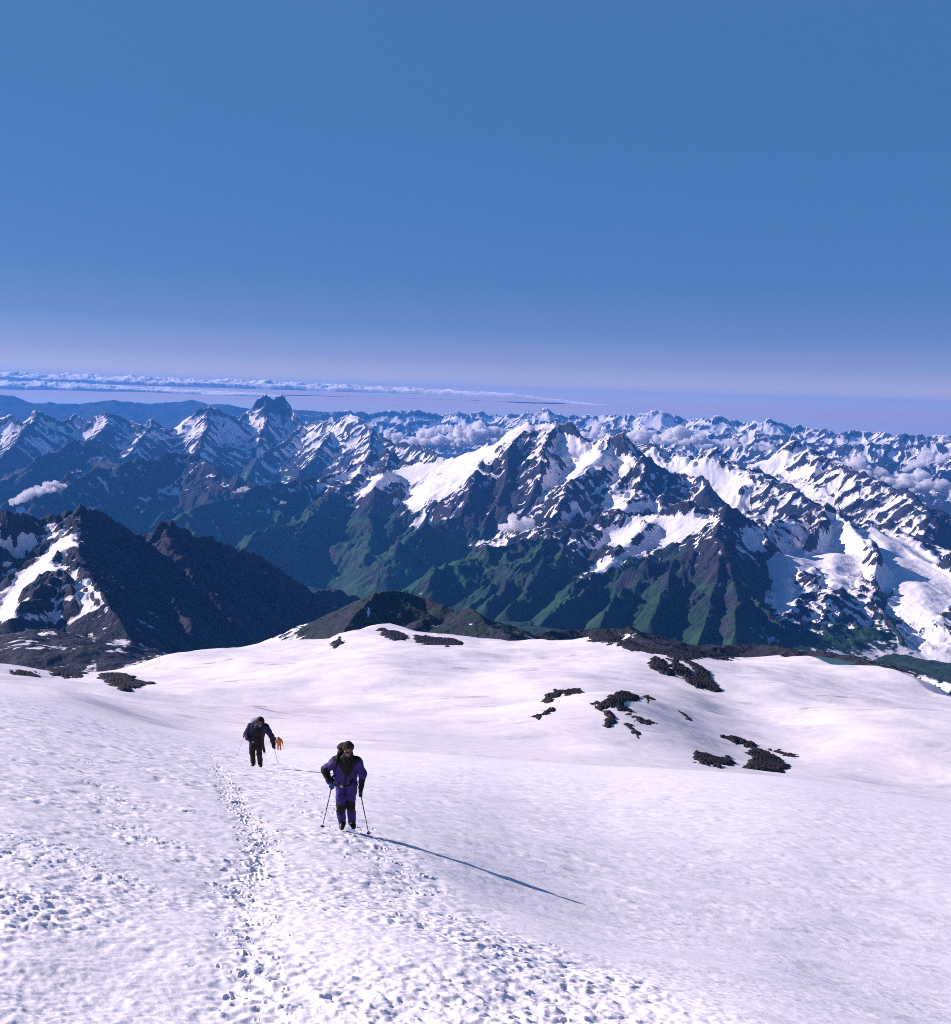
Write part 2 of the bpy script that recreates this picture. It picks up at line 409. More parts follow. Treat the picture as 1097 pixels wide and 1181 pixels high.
# ------------------------------------------------------------------ mountains: one height field built from ridge lines, then split into mountains
FLOOR = [(-250, 3.2, .290), (-250, 6, .30), (0, 1.8, .31), (0, 2.7, .283), (0, 3.7, .238), (80, 3.6, .240), (120, 2.7, .285), (150, 2.8, .279), (200, 3.7, .268), (300, 4.2, .27), (390, 4.6, .262), (200, 1.9, .31), (400, 1.9, .30),
         (410, 11.8, .210), (330, 10.5, .235), (170, 15, .152), (0, 15.5, .145), (100, 16, .142), (200, 8, .27), (0, 9, .23), (-250, 15, .14), (300, 17, .13),
         (460, 2.6, .285), (560, 2.6, .275), (480, 9.8, .222), (560, 7.0, .245), (600, 2.2, .272), (700, 2.2, .268), (600, 6.2, .250), (700, 6.5, .250), (800, 6.8, .250), (900, 7.4, .243), (1000, 7.7, .242), (1097, 8.6, .228),
         (620, 4, .265), (800, 4, .270), (900, 3.8, .266), (980, 4.6, .262), (1050, 4.6, .258), (1097, 4.0, .272), (1097, 6.0, .25), (1000, 6.0, .252), (800, 2.2, .272), (900, 2.1, .272), (1000, 2.0, .285), (1097, 1.8, .31), (1300, 2, .32), (1300, 5, .27), (1300, 10, .20),
         (950, 2.12, .2615), (700, 12, .18), (900, 13, .17), (1097, 13, .175), (1097, 18, .14), (700, 20, .125), (400, 22, .115), (100, 23, .11), (-200, 24, .105), (-200, 40, .065), (300, 40, .065), (700, 30, .086), (1000, 27, .096), (700, 40, .065), (1000, 36, .072), (1250, 30, .086), (0, 66, .039), (550, 66, .039), (1100, 66, .039)]
_fl = TPS([(azdep(u, 600)[0] * 2, math.log(r)) for u, r, d in FLOOR], [d for u, r, d in FLOOR], 1e-4)

# ridge: group, nodes (photo u, v, kilometres away), flank steepness near/far from the crest, spur spacing (m), spur length (m)
RIDGES = [
 ('farhills', [(-160, 455, 52.1), (-60, 452, 52.1), (0, 455, 52.1), (15, 457, 52.1), (30, 466, 52.1), (60, 464, 52.1), (90, 466, 52.1), (130, 461, 52.1), (165, 465, 52.1), (180, 465, 52.1), (205, 463, 52.1), (222, 461, 52.1), (240, 466, 51.2), (262, 466, 50.4), (285, 471, 50.4), (345, 473, 48.7), (420, 478, 47.9)], .5, .3, 2500, 3500),
 ('farrange', [(300, 480, 46), (330, 477, 46), (360, 480, 46), (382, 477, 46), (400, 474, 46), (420, 476, 46), (445, 474, 46), (463, 471, 46), (482, 473, 46), (500, 478, 46), (520, 477, 46), (530, 476, 45), (555, 474, 45), (575, 479, 45), (590, 478, 44), (602, 477, 44), (612, 475, 43), (620, 473, 43), (629, 471, 43), (640, 477, 43), (655, 481, 43), (663, 478, 43), (690, 479, 43), (700, 478, 43), (715, 480, 42), (735, 477, 42), (748, 475, 42), (757, 472, 42), (766, 476, 42), (780, 481, 42), (800, 485, 42), (815, 482, 41), (830, 480, 41), (845, 485, 41), (860, 488, 41), (875, 486, 40), (888, 484, 40), (898, 488, 40), (907, 491, 40), (930, 492, 40), (960, 497, 39), (990, 498, 39), (1010, 498, 39), (1040, 501, 38), (1075, 503, 38), (1097, 502, 38), (1150, 506, 38), (1260, 508, 38)], .95, .55, 1300, 2600),
 ('farrange', [(600, 489, 36), (640, 492, 35.5), (680, 497, 35), (720, 496, 35), (760, 498, 34.5), (800, 503, 34), (850, 503, 33.5), (890, 500, 33), (930, 508, 32.5), (960, 515, 32), (1000, 512, 32), (1040, 515, 32), (1070, 510, 32), (1110, 508, 32), (1200, 510, 32)], .9, .52, 1300, 2400),
 ('twinpeak', [(-160, 482, 27), (-60, 480, 27), (0, 484, 27), (12, 478, 27), (28, 487, 26.5), (46, 474, 27), (60, 480, 27), (76, 486, 27), (88, 477, 28), (100, 486, 27.5), (112, 480, 27), (126, 476, 27), (140, 481, 27), (148, 483, 27), (160, 490, 26.5), (178, 483, 27), (192, 492, 26.5), (202, 493, 27), (214, 494, 27), (221, 485, 27), (229, 473, 27.2), (240, 467, 27.4), (250, 470, 27.3), (262, 479, 27.3), (274, 487, 27.5)], 1.15, .6, 900, 2300),
 ('twinpeak', [(274, 487, 27.5), (281, 477, 28.2), (291, 471, 28.4), (296, 461, 28.5), (306, 455, 28.6), (314, 462, 28.5), (324, 455, 28.6), (332, 463, 28.4), (340, 476, 28), (350, 489, 27.5)], 2.3, .62, 700, 1800),
 ('twinpeak', [(350, 489, 27.5), (362, 488, 27), (374, 485, 26.5), (386, 489, 26), (400, 481, 25.5), (407, 480, 25.3), (414, 481, 25), (423, 491, 24.5), (433, 504, 24), (442, 506, 23.5), (456, 511, 23), (468, 508, 22.6), (480, 514, 22.2), (505, 523, 21)], 1.2, .6, 900, 2000),
 ('twinpeak', [(350, 489, 27.5), (335, 503, 26), (318, 516, 25), (300, 528, 24.2), (285, 548, 23)], 1.0, .6, 700, 1300),
 ('twinpeak', [(392, 490, 25.8), (377, 504, 24.5), (362, 528, 23.3), (340, 552, 22.2)], 1.0, .6, 700, 1300),
 ('twinpeak', [(425, 492, 24.4), (430, 510, 23), (420, 535, 21.5)], 1.0, .6, 700, 1300),
 ('twinpeak', [(306, 458, 28.6), (306, 482, 27.5), (298, 508, 26)], 1.3, .6, 700, 1000),
 ('twinpeak', [(240, 467, 27.4), (238, 490, 26.2), (232, 512, 25), (222, 530, 24)], 1.1, .6, 700, 1300),
 ('twinpeak', [(178, 483, 27), (165, 503, 25.5), (150, 520, 24.5), (138, 536, 23.5)], 1.0, .6, 700, 1300),
 ('twinpeak', [(126, 476, 27), (118, 497, 26), (100, 512, 25)], 1.0, .6, 700, 1300),
 ('twinpeak', [(46, 474, 27), (28, 492, 26), (14, 515, 24.8), (0, 530, 24)], 1.0, .6, 700, 1300),
 ('bluespur', [(-120, 575, 18.5), (-40, 560, 19), (0, 553, 20), (30, 540, 20.5), (60, 525, 21), (90, 506, 21.5), (120, 525, 21), (135, 540, 20)], .85, .6, 1100, 1700),
 ('blueridge', [(-120, 600, 15), (-30, 592, 15.5), (30, 575, 16), (70, 556, 16.5), (95, 546, 17), (120, 542, 17.2), (145, 537, 17.4), (165, 532, 17.6), (190, 525, 17.8), (215, 523, 18), (235, 532, 17.6), (260, 545, 17), (290, 562, 16.5), (310, 575, 16)], .7, .55, 1300, 2000),
 ('massif', [(200, 604, 14.6), (226, 586, 14.8), (256, 578, 15), (280, 571, 15.2), (316, 562, 15.5), (340, 558, 15.8), (364, 553, 16), (385, 546, 16.3), (405, 538, 16.8), (425, 530, 17.2), (440, 522, 17.6), (456, 527, 17), (475, 530, 16.5), (490, 533, 16.2), (512, 527, 16), (540, 520, 15.6), (562, 514, 15.4), (580, 500, 15.2), (600, 490, 15.1), (612, 484, 15), (618, 488, 15), (636, 486, 14.8), (646, 491, 14.7), (660, 496, 14.6), (672, 504, 14.6), (684, 514, 14.5)], .95, .62, 900, 1900),
 ('peak', [(684, 514, 14.5), (696, 510, 14.2), (706, 504, 14), (718, 504, 13.9), (730, 516, 13.9), (744, 527, 13.8), (760, 536, 13.7), (779, 541, 13.5), (800, 552, 13.2), (822, 566, 12.8)], 1.1, .62, 600, 1700),
 ('massif', [(566, 514, 15.3), (552, 536, 14.2), (547, 562, 13.4), (535, 585, 12.9), (512, 602, 12.6), (485, 614, 12.4), (460, 632, 12.1), (440, 660, 11.9)], .9, .62, 900, 1400),
 ('massif', [(425, 530, 17.2), (400, 558, 15.5), (385, 575, 14.8), (350, 600, 13.8), (300, 620, 13.2), (262, 636, 12.8)], .8, .6, 900, 1500),
 ('massif', [(456, 527, 17), (436, 554, 15.2), (430, 580, 14.3), (425, 610, 13.4), (420, 650, 12.5)], .8, .6, 900, 1500),
 ('massif', [(636, 487, 14.8), (630, 515, 14), (622, 545, 13.3), (612, 575, 12.7), (600, 600, 12.4)], 1.1, .65, 600, 1000),
 ('massif', [(600, 490, 15.1), (592, 520, 14.2), (585, 550, 13.5), (575, 580, 12.9), (560, 605, 12.6)], 1.1, .65, 600, 1000),
 ('peak', [(706, 505, 14), (690, 522, 13.4), (668, 541, 12.9), (656, 556, 12.5), (650, 580, 12), (640, 600, 11.6)], 1.0, .65, 500, 1000),
 ('peak', [(718, 505, 13.9), (733, 528, 13.2), (743, 542, 12.9), (735, 562, 12.4), (715, 588, 11.8)], 1.0, .65, 500, 1000),
 ('peak', [(779, 541, 13.5), (772, 560, 12.8), (765, 580, 12.2)], 1.0, .65, 500, 900),
 ('icecap', [(738, 518, 18), (754, 514, 18), (774, 515, 18), (790, 526, 17.5), (810, 540, 17)], .6, .45, 900, 1200),
 ('icecap', [(784, 545, 15.8), (800, 534, 16), (818, 522, 16.2), (842, 522, 16.2), (852, 530, 16), (868, 542, 15.6), (880, 550, 15.2), (900, 562, 14.8), (925, 575, 14.4), (946, 588, 14)], .8, .5, 700, 1300),
 ('pyramid', [(850, 548, 16.8), (878, 536, 17.3), (890, 524, 17.5), (908, 514, 17.6), (918, 509, 17.6), (925, 516, 17.4), (936, 524, 17), (957, 535, 16.6), (984, 545, 16), (1008, 557, 15.5), (1026, 563, 15.2), (1044, 570, 14.8), (1061, 579, 14.4), (1079, 594, 14), (1100, 612, 13.6)], .85, .55, 700, 1600),
 ('pyramid', [(1070, 603, 12.6), (1082, 596, 12.8), (1096, 592, 13), (1130, 588, 13), (1200, 590, 13)], .9, .6, 600, 1200),
 ('greenridge', [(455, 705, 9.0), (470, 690, 9.2), (500, 664, 9.4), (530, 650, 9.6), (560, 638, 9.8), (598, 624, 10), (634, 614, 10.2), (660, 604, 10.5), (680, 598, 10.7), (696, 594, 10.8), (726, 596, 10.7), (760, 593, 10.6), (790, 588, 10.5), (820, 586, 10.4), (836, 584, 10.3), (850, 598, 10.1)], .75, .58, 600, 1500),
 ('glaciated', [(850, 598, 10.1), (862, 605, 10.1), (885, 604, 10.5), (906, 602, 11), (924, 597, 11.3), (951, 590, 11.5), (967, 590, 11.5), (978, 600, 11.3), (990, 604, 11.3), (1005, 602, 11.4), (1020, 614, 11.2), (1040, 628, 11), (1061, 640, 10.7), (1096, 655, 10.4), (1130, 665, 10.2), (1220, 670, 10)], .95, .45, 600, 900),
 ('greenridge', [(700, 668, 8.8), (735, 662, 8.6), (758, 652, 8.7), (782, 642, 8.8), (806, 632, 8.9), (827, 627, 8.9)], 1.0, .7, 320, 1000),
 ('greenridge', [(827, 627, 8.9), (836, 640, 8.6), (848, 672, 8.1), (862, 690, 7.9), (877, 704, 7.7), (898, 726, 7.5)], 1.1, .8, 260, 270),
 ('greenridge', [(827, 627, 8.9), (833, 610, 9.6), (836, 585, 10.3)], .9, .6, 500, 700),
 ('greenridge', [(773, 660, 8.4), (765, 690, 7.8), (755, 720, 7.2)], 1.0, .75, 260, 500),
 ('greenridge', [(836, 640, 8.6), (825, 680, 7.9), (812, 720, 7.2), (805, 745, 6.9)], 1.0, .75, 240, 500),
 ('greenridge', [(848, 672, 8.1), (850, 700, 7.5), (845, 735, 7)], 1.0, .75, 240, 450),
 ('greenridge', [(735, 662, 8.6), (715, 690, 8), (690, 722, 7.2)], .9, .7, 300, 600),
 ('greenridge', [(700, 668, 8.8), (660, 690, 8.2), (620, 720, 7.4)], .8, .65, 350, 700),
 ('greenridge', [(634, 614, 10.2), (620, 640, 9.6), (590, 670, 8.9), (560, 700, 8.2)], .8, .62, 450, 800),
 ('greenridge', [(690, 598, 10.7), (660, 630, 9.9), (622, 668, 9), (585, 705, 8.1)], .8, .62, 450, 800),
 ('greenridge', [(760, 593, 10.6), (715, 635, 9.6), (668, 676, 8.6), (630, 712, 7.7)], .75, .6, 420, 800),
 ('greenridge', [(660, 604, 10.5), (610, 645, 9.6), (562, 684, 8.8), (530, 712, 8.1)], .75, .6, 450, 800),
 ('glaciated', [(978, 600, 11.3), (994, 619, 10.7), (1008, 637, 10.2), (1014, 646, 10), (1008, 667, 9.6), (1003, 687, 9.3), (1012, 712, 8.8), (1037, 741, 8.2)], 1.0, .55, 500, 800),
 ('glaciated', [(906, 603, 11), (898, 620, 10.6), (893, 640, 10.2)], 1.2, .7, 400, 400),
 ('glaciated', [(951, 590, 11.5), (940, 615, 10.8), (930, 640, 10.2)], 1.2, .7, 400, 400),
 ('glaciated', [(1008, 614, 11.2), (1030, 640, 10.6), (1052, 668, 9.9), (1068, 692, 9.3), (1085, 716, 8.8)], .24, .24, 9e9, 0),
 ('glaciated', [(906, 638, 9.9), (906, 660, 9.3), (904, 688, 8.5), (903, 712, 8.0), (906, 735, 7.5)], .26, .26, 9e9, 0),
 ('glaciated', [(968, 636, 10.3), (960, 664, 9.5), (952, 696, 8.6), (950, 728, 7.9)], .34, .4, 400, 400),
 ('darkridge', [(-260, 592, 5.0), (-120, 600, 5.0), (-40, 596, 5), (0, 597, 5), (12, 597, 5), (28, 599, 5), (50, 602, 5), (66, 598, 5), (90, 594, 5.0), (104, 597, 5.05), (120, 603, 5.1), (140, 612, 5.2), (162, 620, 5.3), (174, 611, 5.25), (183, 605, 5.2), (194, 605, 5.2), (218, 616, 5.35), (230, 620, 5.4), (260, 630, 5.6), (300, 648, 5.9), (340, 668, 6.2), (370, 683, 6.45), (390, 690, 6.6), (411, 703, 6.8), (430, 726, 7.0)], .95, .62, 420, 1000),
 ('darkridge', [(90, 590, 5.0), (94, 612, 4.7), (97, 640, 4.4), (102, 666, 4.1), (120, 690, 3.85), (138, 716, 3.7), (150, 738, 3.6)], .8, .55, 350, 600),
 ('darkridge', [(66, 655, 4.3), (72, 663, 4.2), (56, 673, 4.1), (40, 684, 4.0), (14, 713, 3.8)], .8, .6, 250, 300),
 ('darkridge', [(72, 663, 4.2), (85, 690, 3.95), (95, 712, 3.85)], .8, .6, 250, 300),
 ('darkridge', [(140, 612, 5.2), (165, 650, 4.8), (200, 690, 4.4), (225, 725, 4.1)], .8, .6, 300, 450),
 ('darkridge', [(250, 627, 5.5), (262, 660, 5.15), (290, 700, 4.75)], .8, .6, 300, 450),
 ('darkridge', [(188, 605, 5.2), (205, 640, 4.9), (235, 680, 4.6), (270, 715, 4.4)], .8, .6, 400, 700),
 ('darkridge', [(300, 648, 5.9), (315, 680, 5.5), (335, 715, 5.1)], .8, .6, 400, 700),
 ('knoll', [(385, 738, 2.1), (400, 722, 2.2), (411, 710, 2.3), (425, 695, 2.4), (434, 684, 2.5), (444, 681, 2.55), (465, 684, 2.6), (494, 691, 2.6), (513, 698, 2.55), (535, 715, 2.5)], .62, .5, 140, 220),
 ('knoll', [(470, 730, 2.2), (487, 719, 2.25), (513, 710, 2.3), (532, 704, 2.3), (546, 706, 2.25), (565, 719, 2.15), (590, 736, 2.05)], .5, .42, 140, 200),
 ('moraine', [(590, 739, 2.2), (620, 732, 2.4), (660, 728, 2.6), (700, 725, 2.6), (725, 725, 2.6), (745, 738, 2.5), (780, 747, 2.4), (820, 750, 2.5), (850, 744, 2.7), (880, 744, 2.7), (910, 750, 2.5), (940, 751, 2.5), (975, 755, 2.45), (1000, 763, 2.35), (1040, 774, 2.2), (1097, 791, 2.05), (1160, 803, 2.0), (1300, 831, 2)], .35, .3, 150, 160),
]
GROUPS = []
for g_ in [r[0] for r in RIDGES]:
    if g_ not in GROUPS: GROUPS.append(g_)
GI = {g: i for i, g in enumerate(GROUPS)}

M_A = az_axis(R_(30), 1180, R_(46), 40)
M_R = np.exp(np.arange(math.log(1780), math.log(55500), .0018))
MA, MR = np.meshgrid(M_A, M_R)
MX, MY = MR * np.sin(MA), MR * np.cos(MA)
MH = -_fl(MA * 2, np.log(MR / 1000)) * MR
MH_floor = MH.copy()
MS = np.zeros(MH.shape, np.float32); MD = np.zeros(MH.shape, np.float32)   # place along / away from the owning ridge
MO = np.full(MH.shape, -1, np.int16)                  # owning ridge group
wsc = np.clip(MR / 12000, .18, 1.5)
WX = MX + wsc * (70 * perlin(MX / 900, MY / 900, 201) + 32 * perlin(MX / 330, MY / 330, 203))
WY = MY + wsc * (70 * perlin(MX / 900, MY / 900, 202) + 32 * perlin(MX / 330, MY / 330, 204))

SOFF = 0.0
def profile(d, s0, s1, d0):
    return s1 * d + (s0 - s1) * d0 * (1 - np.exp(-d / d0))

def raise_segment(p, q, s0, s1, d0, gi):
    r = np.hypot(*p[:2]); floor = -2500.0
    reach = max(p[2], q[2]) - floor; dm = min(reach / s1, 6500)
    rp, rq = math.hypot(p[0], p[1]), math.hypot(q[0], q[1]); ap, aq = math.atan2(p[0], p[1]), math.atan2(q[0], q[1])
    r0, r1 = min(rp, rq) - dm, max(rp, rq) + dm
    i0, i1 = np.searchsorted(M_R, [max(r0, 1), r1]); rr = max(min(rp, rq), 500)
    da = min(dm / max(r0, rr * .4), .9); j0, j1 = np.searchsorted(M_A, [min(ap, aq) - da, max(ap, aq) + da])
    if i1 <= i0 or j1 <= j0: return
    # far from the crest a coarser look is enough: skip every column the segment cannot win
    X, Y = WX[i0:i1, j0:j1], WY[i0:i1, j0:j1]; H = MH[i0:i1, j0:j1]
    dx, dy = q[0] - p[0], q[1] - p[1]; L2 = dx * dx + dy * dy + 1e-6
    t = np.clip(((X - p[0]) * dx + (Y - p[1]) * dy) / L2, 0, 1)
    d = np.hypot(X - p[0] - t * dx, Y - p[1] - t * dy)
    h = p[2] + t * (q[2] - p[2]) - profile(d, s0, s1, d0)
    m = h > H
    H[m] = h[m]; MO[i0:i1, j0:j1][m] = gi
    global SOFF
    L = math.sqrt(L2); sd = np.where((X - p[0]) * dy - (Y - p[1]) * dx > 0, 0.0, 5000.0)
    MS[i0:i1, j0:j1][m] = (SOFF + t * L + sd)[m]; MD[i0:i1, j0:j1][m] = d[m]
    SOFF += L

NSEG = 0
def spur(P0, direction, length, s0, s1, d0, q, gi, g, sub, spacing):
    """a side ridge falling from P0; sub: levels of smaller spurs"""
    global NSEG
    n = max(3, int(length / 350) + 1); pts = [np.array(P0, float)]; ang = math.atan2(direction[1], direction[0])
    for k in range(1, n + 1):
        ang += g.normal() * .16; st = length / n
        x = pts[-1][0] + math.cos(ang) * st; y = pts[-1][1] + math.sin(ang) * st
        d = length * k / n
        z = P0[2] - q * profile(d, s0, s1, d0) * (1 + .05 * g.normal())
        pts.append(np.array([x, y, min(z, pts[-1][2] - 5)]))
    for a, b in zip(pts[:-1], pts[1:]):
        raise_segment(a, b, s0, s1 * 1.04, d0 * .6, gi); NSEG += 1
    if sub > 0:
        m = max(2, int(length / spacing))
        for k in range(m):
            t = (k + g.uniform(.3, .9)) / m; i = min(int(t * n), n - 1); f = t * n - i
            P = pts[i] + f * (pts[i + 1] - pts[i]); dr = pts[i + 1] - pts[i]; a0 = math.atan2(dr[1], dr[0])
            for sgn in (-1, 1):
                if g.random() < .85:
                    a = a0 + sgn * g.uniform(.75, 1.15)
                    spur(P, (math.cos(a), math.sin(a)), length * g.uniform(.28, .45), s0, s1, d0, q * .97, gi, g, sub - 1, spacing * .7)

gR = np.random.default_rng(21)
for gname, nodes, s0, s1, spacing, slen in RIDGES:
    P = [ray(u, v) * r * 1000.0 for u, v, r in nodes]; gi = GI[gname]
    d0 = 350.0 if gname not in ('knoll', 'moraine') else 60.0
    for a, b in zip(P[:-1], P[1:]):
        raise_segment(a, b, s0, s1, d0, gi)
    if gname == 'farhills': continue
    cum = 0.0; nxt = spacing * gR.uniform(.3, .7)
    for a, b in zip(P[:-1], P[1:]):
        L = math.hypot(b[0] - a[0], b[1] - a[1])
        while cum + L > nxt:
            t = (nxt - cum) / L; Q = a + t * (b - a); Q = Q - np.array([0, 0, 12.0 if slen > 300 else 3.0])
            base = math.atan2(b[1] - a[1], b[0] - a[0])
            for sgn in (-1, 1):
                ang = base + sgn * (math.pi / 2 + gR.normal() * .3)
                ln = slen * gR.uniform(.55, 1.1)
                if gname == 'greenridge' and slen > 1200: ang = math.atan2(-.62, -.78) + gR.normal() * .12; ln *= 1.25
                away = math.sin(ang) * Q[1] + math.cos(ang) * Q[0] > 0
                far = Q[1] > 30000
                if away and gname not in ('massif', 'peak', 'pyramid'): continue
                spur(Q, (math.cos(ang), math.sin(ang)), ln, s0, s1, d0, gR.uniform(.72, .88), gi, gR, (1 if far else 0) if (far or slen < 260) else (1 if away else 2), spacing * .55)
            nxt += spacing * gR.uniform(.75, 1.3)
        cum += L

def blur(a, n, m=None):
    m = n if m is None else m
    for ax, k in ((0, n), (1, m)):
        pad = [(0, 0), (0, 0)]; pad[ax] = (k + 1, k)
        c = np.cumsum(np.pad(a, pad, 'edge').astype(np.float64), axis=ax)
        a = (c[2 * k + 1:] - c[:-2 * k - 1]) / (2 * k + 1) if ax == 0 else (c[:, 2 * k + 1:] - c[:, :-2 * k - 1]) / (2 * k + 1)
    return a

def normals(X, Y, Z):
    ru = np.stack([np.gradient(X, axis=0), np.gradient(Y, axis=0), np.gradient(Z, axis=0)], -1)
    cv = np.stack([np.gradient(X, axis=1), np.gradient(Y, axis=1), np.gradient(Z, axis=1)], -1)
    n = np.cross(cv, ru); n /= np.linalg.norm(n, axis=-1, keepdims=True) + 1e-9
    return n

# where snow lies: a general snow line plus fields and glaciers marked on the ground (photo u, v, half sizes, turn in degrees, amount)
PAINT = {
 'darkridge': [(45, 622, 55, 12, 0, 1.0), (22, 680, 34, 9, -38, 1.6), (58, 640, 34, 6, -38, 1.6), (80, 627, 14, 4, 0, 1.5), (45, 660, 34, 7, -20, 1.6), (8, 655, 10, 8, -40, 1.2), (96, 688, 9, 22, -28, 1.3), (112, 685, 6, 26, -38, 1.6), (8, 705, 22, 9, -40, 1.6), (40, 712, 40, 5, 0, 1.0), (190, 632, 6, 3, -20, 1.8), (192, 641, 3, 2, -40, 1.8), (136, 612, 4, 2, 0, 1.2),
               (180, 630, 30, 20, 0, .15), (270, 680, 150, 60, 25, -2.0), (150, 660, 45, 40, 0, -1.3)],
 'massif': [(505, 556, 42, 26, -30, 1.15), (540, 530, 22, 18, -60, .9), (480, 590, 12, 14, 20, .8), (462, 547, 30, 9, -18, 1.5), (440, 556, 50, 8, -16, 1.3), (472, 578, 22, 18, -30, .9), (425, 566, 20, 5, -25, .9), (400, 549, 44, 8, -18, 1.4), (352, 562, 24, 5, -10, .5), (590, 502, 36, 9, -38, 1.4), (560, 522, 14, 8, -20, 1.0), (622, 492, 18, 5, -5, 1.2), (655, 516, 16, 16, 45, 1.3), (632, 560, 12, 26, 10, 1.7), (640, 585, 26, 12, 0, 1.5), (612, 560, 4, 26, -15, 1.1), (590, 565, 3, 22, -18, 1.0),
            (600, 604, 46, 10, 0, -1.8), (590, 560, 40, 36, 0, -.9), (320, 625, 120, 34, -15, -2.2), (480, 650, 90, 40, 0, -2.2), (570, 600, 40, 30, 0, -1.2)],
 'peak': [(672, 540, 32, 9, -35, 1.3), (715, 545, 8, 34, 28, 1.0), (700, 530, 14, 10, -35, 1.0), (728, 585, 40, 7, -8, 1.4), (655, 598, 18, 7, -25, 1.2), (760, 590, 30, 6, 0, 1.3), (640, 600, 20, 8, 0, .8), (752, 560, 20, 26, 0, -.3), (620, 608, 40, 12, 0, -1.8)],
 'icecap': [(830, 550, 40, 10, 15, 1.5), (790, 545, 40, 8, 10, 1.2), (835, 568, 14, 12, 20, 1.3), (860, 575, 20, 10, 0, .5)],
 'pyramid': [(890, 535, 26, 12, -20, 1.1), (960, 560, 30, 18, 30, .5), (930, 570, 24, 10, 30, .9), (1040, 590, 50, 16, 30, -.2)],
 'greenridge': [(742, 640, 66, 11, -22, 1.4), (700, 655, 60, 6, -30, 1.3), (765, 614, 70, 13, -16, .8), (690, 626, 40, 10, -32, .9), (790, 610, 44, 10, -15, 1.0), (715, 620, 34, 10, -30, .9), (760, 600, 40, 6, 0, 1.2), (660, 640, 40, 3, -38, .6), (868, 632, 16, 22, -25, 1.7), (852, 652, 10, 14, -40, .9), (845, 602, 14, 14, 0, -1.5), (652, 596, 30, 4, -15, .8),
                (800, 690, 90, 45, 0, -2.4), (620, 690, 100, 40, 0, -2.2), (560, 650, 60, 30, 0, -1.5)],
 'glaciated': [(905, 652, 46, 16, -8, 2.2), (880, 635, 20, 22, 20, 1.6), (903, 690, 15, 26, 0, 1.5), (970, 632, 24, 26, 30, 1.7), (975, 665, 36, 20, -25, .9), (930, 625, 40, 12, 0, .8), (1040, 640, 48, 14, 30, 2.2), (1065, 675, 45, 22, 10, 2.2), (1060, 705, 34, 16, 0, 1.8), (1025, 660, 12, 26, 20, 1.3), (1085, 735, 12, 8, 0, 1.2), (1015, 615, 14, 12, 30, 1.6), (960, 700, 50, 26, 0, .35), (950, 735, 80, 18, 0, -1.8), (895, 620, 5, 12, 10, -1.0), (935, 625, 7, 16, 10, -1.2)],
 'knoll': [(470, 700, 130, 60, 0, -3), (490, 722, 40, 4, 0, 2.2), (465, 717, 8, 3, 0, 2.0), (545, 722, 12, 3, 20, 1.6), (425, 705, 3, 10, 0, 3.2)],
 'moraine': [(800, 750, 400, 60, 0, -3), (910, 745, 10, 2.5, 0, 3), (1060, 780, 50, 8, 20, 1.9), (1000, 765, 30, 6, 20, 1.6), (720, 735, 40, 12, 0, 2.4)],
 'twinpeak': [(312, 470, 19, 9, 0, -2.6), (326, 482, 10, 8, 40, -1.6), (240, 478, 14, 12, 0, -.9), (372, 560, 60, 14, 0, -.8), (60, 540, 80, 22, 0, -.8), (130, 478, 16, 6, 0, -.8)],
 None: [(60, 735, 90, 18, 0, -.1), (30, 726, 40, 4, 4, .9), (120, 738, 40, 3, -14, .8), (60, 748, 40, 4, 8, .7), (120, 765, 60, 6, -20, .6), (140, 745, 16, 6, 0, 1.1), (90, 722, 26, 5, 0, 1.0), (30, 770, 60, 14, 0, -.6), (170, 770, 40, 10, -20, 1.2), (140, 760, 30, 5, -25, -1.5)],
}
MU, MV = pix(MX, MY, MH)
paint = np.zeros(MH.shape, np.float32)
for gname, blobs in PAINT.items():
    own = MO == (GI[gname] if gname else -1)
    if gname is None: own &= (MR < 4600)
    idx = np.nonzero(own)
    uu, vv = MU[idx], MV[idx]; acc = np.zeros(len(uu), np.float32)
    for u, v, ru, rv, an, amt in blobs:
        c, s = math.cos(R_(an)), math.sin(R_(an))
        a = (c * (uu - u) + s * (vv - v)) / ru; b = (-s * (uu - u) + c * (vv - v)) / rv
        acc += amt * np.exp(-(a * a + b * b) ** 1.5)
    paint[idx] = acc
SNOWLINE = np.full(len(GROUPS) + 1, -900.0); SNOWGAIN = np.full(len(GROUPS) + 1, 1 / 420.0)
for g_, z_ in dict(farhills=900, farrange=-1750, twinpeak=-1850, bluespur=-1000, blueridge=-1000, massif=-1400, peak=-1620, icecap=-1780, pyramid=-1640, greenridge=-1520, glaciated=-2050, darkridge=-500, knoll=-800, moraine=-500).items():
    SNOWLINE[GI[g_]] = z_
SNOWLINE[-1] = -300
n0 = normals(MX, MY, blur(MH, 3))
left = np.clip(-n0[..., 0] * .75 + n0[..., 1] * .3, -1, 1)
nz1 = fbm(MX, MY, 420, 4, 221); nz2 = fbm(MX, MY, 90, 3, 225)
coarse = (MH - SNOWLINE[MO]) / 420 * .55 + (n0[..., 2] - .74) * 3.2 + left * .5 + paint + nz1 * .35
coarse = np.clip(coarse, -3, 3)
ice = sstep(.8, 1.9, paint + .25 * coarse)
MHb = blur(MH, 6)
MH = MH + ice * np.clip(MHb + 2 - MH, -40, 90) * .85
